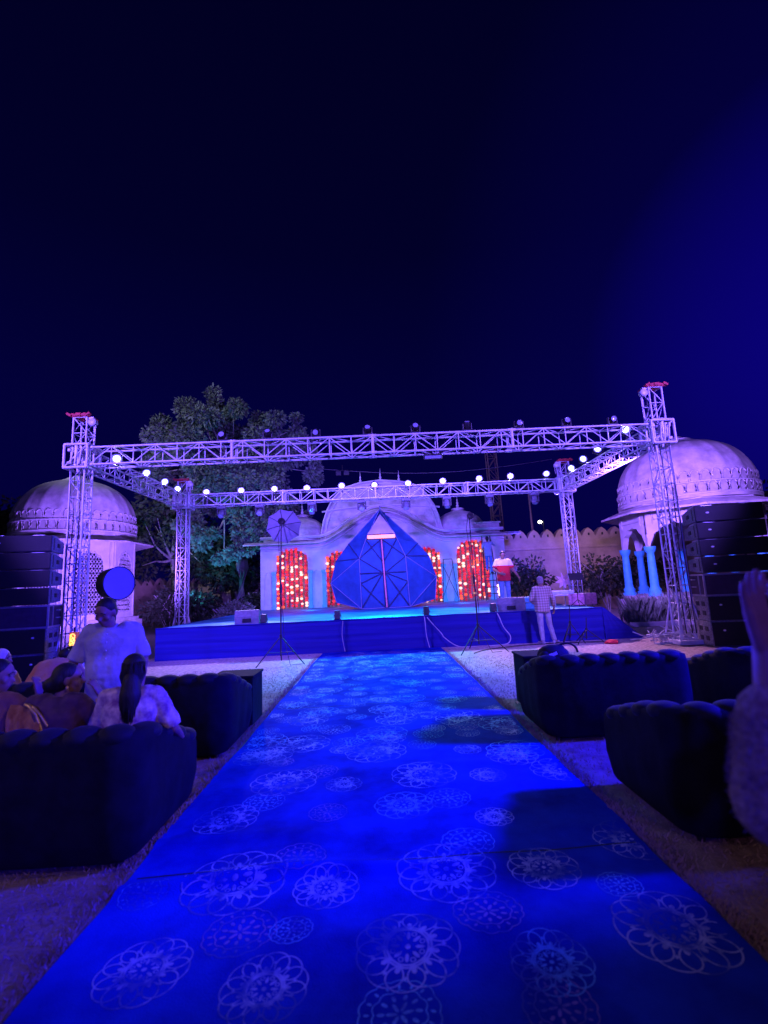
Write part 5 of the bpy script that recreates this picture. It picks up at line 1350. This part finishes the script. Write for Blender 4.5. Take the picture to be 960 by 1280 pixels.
def person(label, loc, rz, J, sc=1.0, w_=1.0, belly=0.0, shirt=None, sleeve=.85, trousers=None, shoes=None, skin_m=skin, hair='short', vox=.014, hands=True, curlL=.35, curlR=.35, shirt2=None, face=True, nL=None, nR=None, legs=True, hair_m=None):
    t = thing('person', label, 'person', loc, rz); t.scale = (sc, sc, sc)
    b_ = MB(); torso(b_, J, w_ * .95, -.008, belly * .8)
    hu = J['hup'].normalized(); lk = (J['look'] - hu * J['look'].dot(hu)).normalized(); lat = lk.cross(hu); Hm = Matrix((lat, lk, hu)).transposed(); hc = J['head']
    b_.cap(J['neck'] - V(0, 0, .03), hc - hu * .06 - lk * .015, .052, .050)
    b_.ell(hc + hu * .02, (.074, .094, .095), Hm, 18, 12); b_.ell(hc - hu * .055 + lk * .022, (.056, .068, .062), Hm, 14, 10)
    b_.ell(hc - hu * .098 + lk * .062, (.026, .022, .018), Hm, 10, 8)
    b_.cap(hc + lk * .088 + hu * .005, hc + lk * .108 - hu * .03, .010, .016, 8)
    b_.ell(hc + lk * .086 - hu * .062, (.026, .012, .008), Hm, 10, 6); b_.ell(hc + lk * .084 - hu * .074, (.022, .012, .008), Hm, 10, 6)
    for s_ in (-1, 1):
        b_.ell(hc + lat * s_ * .078 - lk * .005 - hu * .01, (.012, .024, .034), Hm, 10, 8); b_.ell(hc + lat * s_ * .045 + lk * .062 - hu * .03, (.025, .025, .022), Hm, 10, 8)
        b_.ell(hc + lat * s_ * .032 + lk * .082 + hu * .028, (.026, .012, .009), Hm, 10, 6)
    for s_, cl, n_ in (('L', curlL, nL), ('R', curlR, nR)):
        b_.cap(J['sh' + s_], J['el' + s_], .050 * w_, .040 * w_); b_.cap(J['el' + s_], J['wr' + s_], .040 * w_, .026)
        sg = -1 if s_ == 'L' else 1; n_ = n_ or V(-sg, 0, 0); d = J['hd' + s_].normalized(); nn = (n_ - d * n_.dot(d)).normalized()
        th = 1 if d.cross(nn).y > 0 else -1
        if hands: hand(b_, J['wr' + s_], d, nn, th, 1.0, cl)
        else: b_.cap(J['wr' + s_], J['wr' + s_] + d * .13, .03, .022)
        b_.cap(J['hi' + s_], J['kn' + s_], .078 * w_, .056); b_.cap(J['kn' + s_], J['an' + s_], .055, .038); b_.cap(J['an' + s_], J['an' + s_] + J['to' + s_] + V(0, 0, -.055), .040, .026)
    smooth_obj(b_, 'body', skin_m, t, vox)
    if shirt:
        b_ = MB(); loft_torso(b_, J, w_, belly); sleeves(b_, J, w_, sleeve)
        so_ = smooth_obj(b_, 'shirt', shirt, t, vox, 5, .024)
    if legs:
        b_ = MB(); Rm = rot_from(J['shR'] - J['shL'], J['chest'] - J['pel']); b_.ell(J['pel'] + V(0, 0, -.04), (.170 * w_ + .008, .125 * w_ + .012 + belly * .2, .13), Rm, 18, 12)
        for s_ in 'LR': b_.cap(J['hi' + s_], J['kn' + s_], .090 * w_, .070); b_.cap(J['kn' + s_], J['kn' + s_].lerp(J['an' + s_], .93), .068, .054)
        smooth_obj(b_, 'trousers', trousers or cloth_black, t, vox, 8, .022)
        for s_ in 'LR':
            b_ = MB(); b_.cap(J['an' + s_] + V(0, 0, -.04) - J['to' + s_] * .25, J['an' + s_] + J['to' + s_] + V(0, 0, -.045), .044, .036); smooth_obj(b_, 'shoe', shoes or black, t, .014, 2)
    if hair:
        b_ = MB(); b_.ell(hc + hu * .040 - lk * .018, (.083, .096, .088), Hm, 16, 10); b_.ell(hc - hu * .015 - lk * .05, (.076, .062, .075), Hm, 14, 9)
        if hair == 'short': b_.ell(hc + hu * .085 + lk * .012, (.058, .055, .032), Hm, 12, 8)
        if hair == 'cap': pass
        if hair == 'ponytail':
            b_.ell(hc - hu * .03 - lk * .055, (.083, .066, .09), Hm, 14, 9)
            pts = [hc - hu * .05 - lk * .10, hc - hu * .16 - lk * .125, hc - hu * .28 - lk * .12, hc - hu * .42 - lk * .11]
            for p_, q_, ra, rb_ in zip(pts[:-1], pts[1:], (.06, .075, .07), (.075, .07, .045)): b_.cap(p_, q_, ra, rb_)
        if hair == 'bun': b_.ell(hc - hu * .03 - lk * .115, (.06, .05, .058), Hm, 14, 9); b_.ell(hc - hu * .0 - lk * .05, (.088, .07, .1), Hm, 14, 9)
        ho_ = smooth_obj(b_, 'hair', hair_m or hairm, t, .010, 10)
        if hair == 'ponytail':
            st = MB(); rs = random.Random(3)
            for k in range(150):
                a = rs.uniform(-.2, PI + .2); rr = rs.uniform(.92, 1.06); col_ = []
                side = math.cos(a); bk = math.sin(a)
                for q_, wd in ((hc + hu * .11 - lk * .0, .02), (hc + hu * .06 - lk * .05, .07), (hc - hu * .03 - lk * .055, .082), (hc - hu * .10 - lk * .09, .055), (hc - hu * .2 - lk * .12, .068), (hc - hu * .3 - lk * .12, .068), (hc - hu * .40 - lk * .11, .052), (hc - hu * .47 - lk * .105, .035)):
                    col_.append(q_ + (lat * side - lk * bk) * wd * rr + lat * rs.uniform(-.004, .004))
                st.tube(col_, lambda q: .0022, 3)
            st.build('hair_strand', hairm, ho_)
    if face:
        for s_ in (-1, 1):
            b_ = MB(); b_.ell(hc + lat * s_ * .032 + lk * .083 + hu * .008, (.013, .008, .007), Hm, 10, 6); b_.build('eye', mat('eye', (.10, .09, .09), .3, .3, 60), t)
            b_ = MB(); b_.tube([hc + lat * s_ * (.015 + .012 * k) + lk * (.093 - .004 * k) + hu * (.034 - .002 * k * k) for k in range(4)], .0045, 5); b_.build('eyebrow', hairm, t)
    return t, Hm, hc, hu, lk, lat


def cloth(name, c_, c2=None, sc_=8, b_=.35, st=None): return mat(name, c_, .85, .2, sc_, b_, 16, color2=c2, sheen=.1, stretch=st)


# standing man left, looking down to his right side, seen from the front
J = dict(STAND); J.update(look=V(.30, .84, -.45), hup=V(.10, .42, .90), head=V(.03, .13, 1.555), neck=V(.0, .07, 1.425), chest=V(0, .04, 1.24), elR=V(.30, .05, 1.11), wrR=V(.29, .20, .92), hdR=V(.05, .5, -1), elL=V(-.27, .0, 1.10), wrL=V(-.27, .08, .86), hdL=V(0, .2, -1))
mp, Hm, hc, hu, lk, lat = person('stout man in a white short sleeved shirt standing, head lowered, between the left sofas', (-2.40, 4.44, 0), R(180 + 14), J, .965, 1.06, .06, cloth('white_shirt_cloth', (.42, .41, .42), None, 7, .5), .92, cloth('charcoal_trousers', (.035, .035, .045)), vox=.010)
b_ = MB()
for k in range(7): b_.ell((.0, .172 + .022 * math.sin(k * .5 + .2), 1.36 - .07 * k), (.007, .004, .007), n=8, m=5)
b_.build('button', white, mp); b_ = MB(); b_.tube([(-.055, .075, 1.44), (-.03, .125, 1.40), (0, .145, 1.37), (.03, .125, 1.40), (.055, .075, 1.44)], .011, 6); b_.build('collar', cloth('white_shirt_cloth', (.60, .58, .58)), mp)

# women on the near left sofa, backs to the camera
J = seated(); J.update(look=V(-.15, 1, -.1), elR=V(.29, .02, .72), wrR=V(.30, .22, .60), elL=V(-.26, .05, .74))
wa, *_ = person('seated woman with a long ponytail and cream printed blouse on the near left sofa', (-1.78, 3.58, 0), R(8), J, .95, .98, .02, cloth('cream_print_blouse', (.22, .08, .20), (.80, .62, .48), 13, .5), .95, cloth('maroon_skirt', (.16, .04, .06)), vox=.011, hair='ponytail')
b_ = MB(); b_.box((.015, -.118, 1.10), (.045, .03, .016), bev=.006); b_.build('hair_clip', mat('silver_clip', (.8, .75, .85), .25, metal=.8), wa)
J = seated(); J.update(look=V(.85, .45, -.05), neck=V(.02, .0, 1.02), head=V(.05, .03, 1.135), elR=V(.25, .12, .78), wrR=V(.20, .22, .96), hdR=V(-.5, -.1, 1))
wb, Hm, hc, hu, lk, lat = person('seated woman in a rust brown sari raising one hand on the near left sofa', (-2.30, 3.58, 0), R(0), J, .93, 1.0, .03, cloth('dark_blouse', (.07, .03, .06), (.12, .05, .10), 11, .5), .8, cloth('orange_sari', (.40, .17, .09)), vox=.011, hair='bun')
b_ = MB(); nn_ = 14
vs_ = []
for i in range(nn_ + 1):
    u = i / nn_
    for k in range(9):
        f_ = k / 8; x = -.215 + .30 * u * (.55 + .45 * f_) + (.10 - .19 * (1 - f_)) * (1 - u); z = .99 - .05 * u - .46 * f_ ** 1.2; y = -.165 - .012 * math.sin(u * 21 + f_ * 3) - .05 * math.sin(f_ * 2.6) + (.10 * (1 - f_) ** 4)
        vs_.append((x, y, z))
b_.add(vs_, [(i * 9 + k, i * 9 + k + 1, (i + 1) * 9 + k + 1, (i + 1) * 9 + k) for i in range(nn_) for k in range(8)], 0, True)
b_.build('sari_drape', cloth('rust_drape', (.30, .10, .05), (.52, .26, .12), 14, .4, (1, 1, .2)), wb)
b_ = MB(); b_.tube([(-.19, -.08, .985), (-.12, -.135, .98), (-.06, -.15, .93), (-.02, -.15, .84), (.0, -.145, .75)], .012, 6); b_.tube([(-.15, -.10, .985), (-.08, -.14, .97), (-.02, -.155, .92), (.03, -.15, .84)], .009, 6); b_.build('gold_border', mat('gold_trim', (.75, .5, .2), .4, .2, 30, metal=.5), wb)
b_ = MB()
for k in range(5): b_.ell(hc - lk * .12 - hu * .03 + lat * (.02 + .012 * k - .045) + hu * (.03 * math.sin(k * 1.4)), (.014, .014, .014), n=8, m=5)
b_.build('hair_flower', white, wb); b_ = MB(); b_.ell(hc + lat * .085 - hu * .055, (.012, .012, .02), n=8, m=6); b_.build('earring', mat('gold_trim', (.75, .5, .2)), wb)
b_ = MB(); e0 = J['elR'].lerp(J['wrR'], .9)
for k in range(3): b_.tube([J['elR'].lerp(J['wrR'], .78 + .07 * k) + V(.034 * math.cos(a), .034 * math.sin(a), .004 * math.sin(a)) for a in [2 * PI * j / 14 for j in range(14)]], .005, 5, closed=True)
b_.build('bangle', mat('gold_trim', (.75, .5, .2)), wb)
J = seated(); J.update(look=V(.9, .4, -.2), hup=V(.1, .2, 1), wrR=V(.10, .30, .95), elR=V(.25, .16, .80), hdR=V(-.3, .1, 1))
wc_, *_ = person('leftmost woman on the near left sofa, in plum, holding a hand to her cheek', (-2.78, 3.62, 0), R(-8), J, .95, 1.0, .02, cloth('plum_blouse', (.22, .08, .12), (.34, .16, .2), 7, .3), .8, cloth('plum_blouse', (.22, .08, .12)), vox=.012, hair='bun')
# second row left
J = seated(); J.update(look=V(.9, .3, 0))
wd_, Hm, hc, hu, lk, lat = person('seated person with a pale headscarf in profile on the second row left sofa', (-4.16, 5.46, 0), R(-5), J, .88, 1.0, .03, cloth('tan_shawl', (.50, .32, .22), (.62, .44, .32)), 1.7, cloth('tan_shawl', (.50, .32, .22)), vox=.014, hair=None)
b_ = MB(); b_.ell(hc + hu * .03 - lk * .02, (.095, .105, .105), Hm, 16, 10); b_.cap(hc - hu * .06 - lk * .05, hc - hu * .2 - lk * .06, .08, .12); smooth_obj(b_, 'headscarf', cloth('pale_scarf', (.60, .44, .34), (.7, .6, .5)), wd_, .012)
J = seated(); J.update(chest=V(.02, .16, .80), neck=V(.03, .32, .90), head=V(.04, .44, .93), look=V(.1, .7, -.7), hup=V(0, .7, .7), shL=V(-.15, .27, .87), shR=V(.19, .27, .87), elL=V(-.2, .36, .66), elR=V(.24, .36, .66))
we_, *_ = person('person in an orange veil bending forward on the left second row sofa', (-3.62, 5.30, 0), R(0), J, 1.04, 1.05, .02, cloth('orange_veil', (.55, .20, .10), (.66, .34, .2), 5, .3), 1.6, cloth('orange_veil', (.55, .20, .10)), vox=.014, hair='bun', face=False)

# plaid shirted man standing before the stage, back to the camera
J = dict(STAND); J.update(pel=V(-.02, 0, .93), elL=V(-.27, .06, 1.12), wrL=V(-.14, .2, 1.0), hdL=V(.6, .6, 0), elR=V(.27, -.02, 1.11), wrR=V(.34, .10, .88), anL=V(-.08, -.0, .085), knL=V(-.09, .02, .49), anR=V(.24, .02, .085), knR=V(.15, .03, .49), toR=V(.14, .10, 0), look=V(.15, 1, -.25))
plaid = bpy.data.materials.new('plaid_cloth'); plaid.use_nodes = True; n = plaid.node_tree; bs = n.nodes['Principled BSDF']; bs.inputs['Roughness'].default_value = .9
t_ = n.nodes.new('ShaderNodeTexCoord'); mixn = None
for ax_ in ('X', 'Z'):
    wv = n.nodes.new('ShaderNodeTexWave'); wv.wave_type = 'BANDS'; wv.bands_direction = ax_; wv.inputs['Scale'].default_value = 5.0; wv.inputs['Distortion'].default_value = .6
    n.links.new(t_.outputs['Object'], wv.inputs['Vector'])
    if mixn is None: mixn = wv
    else:
        mm_ = n.nodes.new('ShaderNodeMath'); mm_.operation = 'ADD'; n.links.new(mixn.outputs['Fac'], mm_.inputs[0]); n.links.new(wv.outputs['Fac'], mm_.inputs[1])
        cr_n = n.nodes.new('ShaderNodeValToRGB'); cr_n.color_ramp.elements[0].position = .25; cr_n.color_ramp.elements[0].color = (.26, .20, .15, 1); cr_n.color_ramp.elements[1].position = .8; cr_n.color_ramp.elements[1].color = (.50, .44, .36, 1)
        dv = n.nodes.new('ShaderNodeMath'); dv.operation = 'MULTIPLY'; dv.inputs[1].default_value = .5; n.links.new(mm_.outputs[0], dv.inputs[0]); n.links.new(dv.outputs[0], cr_n.inputs[0]); n.links.new(cr_n.outputs[0], bs.inputs['Base Color'])
fp = at(685, 800, 12.35)
person('man in plaid shirt and grey trousers before the stage, his back turned', (fp.x - .05, 12.35, 0), R(6), J, 1.0, 1.0, .02, plaid, 1.75, cloth('grey_trousers', (.30, .30, .33)), shoes=cloth('grey_trainers', (.25, .25, .28)), vox=.013, hair='short', hair_m=mat('lit_toned_hair', (.24, .22, .22), .7, .4, 40, .3, 90))  # hair toned grey to stand in for light on the head
# man in red and white on the stage
J = dict(STAND); J.update(look=V(.2, .9, -.5), hup=V(0, .3, .95), head=V(.01, .07, 1.56), elR=V(.30, .02, 1.14), wrR=V(.17, .20, 1.02), hdR=V(-.6, .5, -.2), elL=V(-.30, .02, 1.12), wrL=V(-.42, .10, .90), hdL=V(-.2, .3, -1))
mr_, *_ = person('man in a red and white polo shirt and jeans on the right of the stage', (3.82, 14.75, DZ + .01), R(185), J, 1.02, 1.08, .03, None, .8, cloth('blue_jeans', (.12, .22, .40), (.22, .34, .5), 10), shoes=cloth('grey_trainers', (.25, .25, .28)), vox=.012, hair='short')
b_ = MB(); loft_torso(b_, J, 1.06, .03); sleeves(b_, J, 1.06, .8)
rw = bpy.data.materials.new('red_white_knit'); rw.use_nodes = True; n = rw.node_tree; bs = n.nodes['Principled BSDF']; bs.inputs['Roughness'].default_value = .9
t_ = n.nodes.new('ShaderNodeTexCoord'); sp_ = n.nodes.new('ShaderNodeSeparateXYZ'); n.links.new(t_.outputs['Object'], sp_.inputs[0]); cr_n = n.nodes.new('ShaderNodeValToRGB'); cr_n.color_ramp.interpolation = 'CONSTANT'
cr_n.color_ramp.elements[0].color = (.55, .012, .03, 1); cr_n.color_ramp.elements[1].position = .5; cr_n.color_ramp.elements[1].color = (.75, .72, .72, 1)
mr2 = n.nodes.new('ShaderNodeMapRange'); mr2.inputs['From Min'].default_value = .52; mr2.inputs['From Max'].default_value = 1.98; n.links.new(sp_.outputs['Z'], mr2.inputs['Value']); n.links.new(mr2.outputs[0], cr_n.inputs[0]); n.links.new(cr_n.outputs[0], bs.inputs['Base Color'])
smooth_obj(b_, 'shirt', rw, mr_, .012, 4, .02)
# worker on the ladder
J = dict(STAND); J.update(elR=V(.28, .2, 1.28), wrR=V(.12, .40, 1.42), hdR=V(0, .6, .8), elL=V(-.26, .16, 1.2), wrL=V(-.14, .38, 1.30), hdL=V(0, .6, .8), knL=V(-.1, .14, .55), anL=V(-.1, .0, .18))
person('man in pale shirt and blue trousers up on the stepladder by the garland', (4.92, 21.35, DZ + 1.18), R(-20), J, .98, .95, 0, cloth('pale_blue_shirt', (.28, .36, .46)), 1.7, cloth('blue_work_trousers', (.06, .14, .36)), vox=.016, hair='short', hands=False)

# person at the right frame edge, close to the camera, hands raised
J = dict(STAND)
px_, py_ = 1.13, 1.02
def L_(x, y, Y): p = at(x, y, Y); return p - V(px_, py_, 0)
J.update(elL=L_(975, 1005, 1.06), wrL=L_(957, 812, 1.10), shL=V(-.17, 0, 1.345), shR=V(.19, .02, 1.345), neck=V(0, -.01, 1.40), chest=V(0, 0, 1.21), head=V(0, .03, 1.535), elR=V(.24, .20, 1.10), wrR=L_(992, 808, 1.24), look=V(-.2, 1, .1))
J['hdL'] = L_(938, 735, 1.10) - J['wrL']; J['hdR'] = L_(968, 735, 1.22) - J['wrR']
pe, *_ = person('person at the right frame edge raising both hands, wearing a fuzzy brown sweater', (px_, py_, 0), 0, J, 1.0, 1.0, .02, None, 1.3, cloth('brown_trousers', (.10, .06, .05)), vox=.0055, hair='bun', curlL=.12, curlR=.12, nL=V(.45, -.9, 0), nR=V(-.9, .4, 0))
fz = mat('fuzzy_knit', (.22, .13, .14), .95, .4, 60, 1.0, 140, color2=(.42, .30, .33))
b_ = MB(); torso(b_, J, 1.0, .014, .02); b_.ell(J['pel'], (.185, .135, .14), None, 18, 12)
for s_ in 'LR': b_.cap(J['sh' + s_], J['el' + s_], .076, .088)
b_.cap(J['elL'], J['elL'].lerp(J['wrL'], .55), .088, .068); b_.cap(J['elR'], J['elR'].lerp(J['wrR'], .55), .066, .056)
smooth_obj(b_, 'sweater', fz, pe, .008, 3)
b_ = MB(); rs = random.Random(8)
for s_ in 'LR':
    for k in range(5200):
        f_ = rs.random() * 1.55
        if f_ < 1: c0 = J['sh' + s_].lerp(J['el' + s_], f_); r_ = .076 + .012 * f_; ax_ = J['el' + s_] - J['sh' + s_]
        else: c0 = J['el' + s_].lerp(J['wr' + s_], f_ - 1); r_ = .088 - .036 * (f_ - 1); ax_ = J['wr' + s_] - J['el' + s_]
        d_ = V(rs.gauss(0, 1), rs.gauss(0, 1), rs.gauss(0, 1)); ax_ = ax_.normalized()
        if not .93 < f_ < 1.07: d_ = d_ - ax_ * d_.dot(ax_)
        d_.normalize(); p = c0 + d_ * r_ * .97; dd = (d_ + V(rs.uniform(-1, 1), rs.uniform(-1, 1), rs.uniform(-1, 1)) * .9)
        b_.leaf(p, dd, V(rs.uniform(-1, 1), rs.uniform(-1, 1), rs.uniform(-1, 1)), rs.uniform(.008, .016), .0014)
b_.build('sweater_pile', fz, pe)
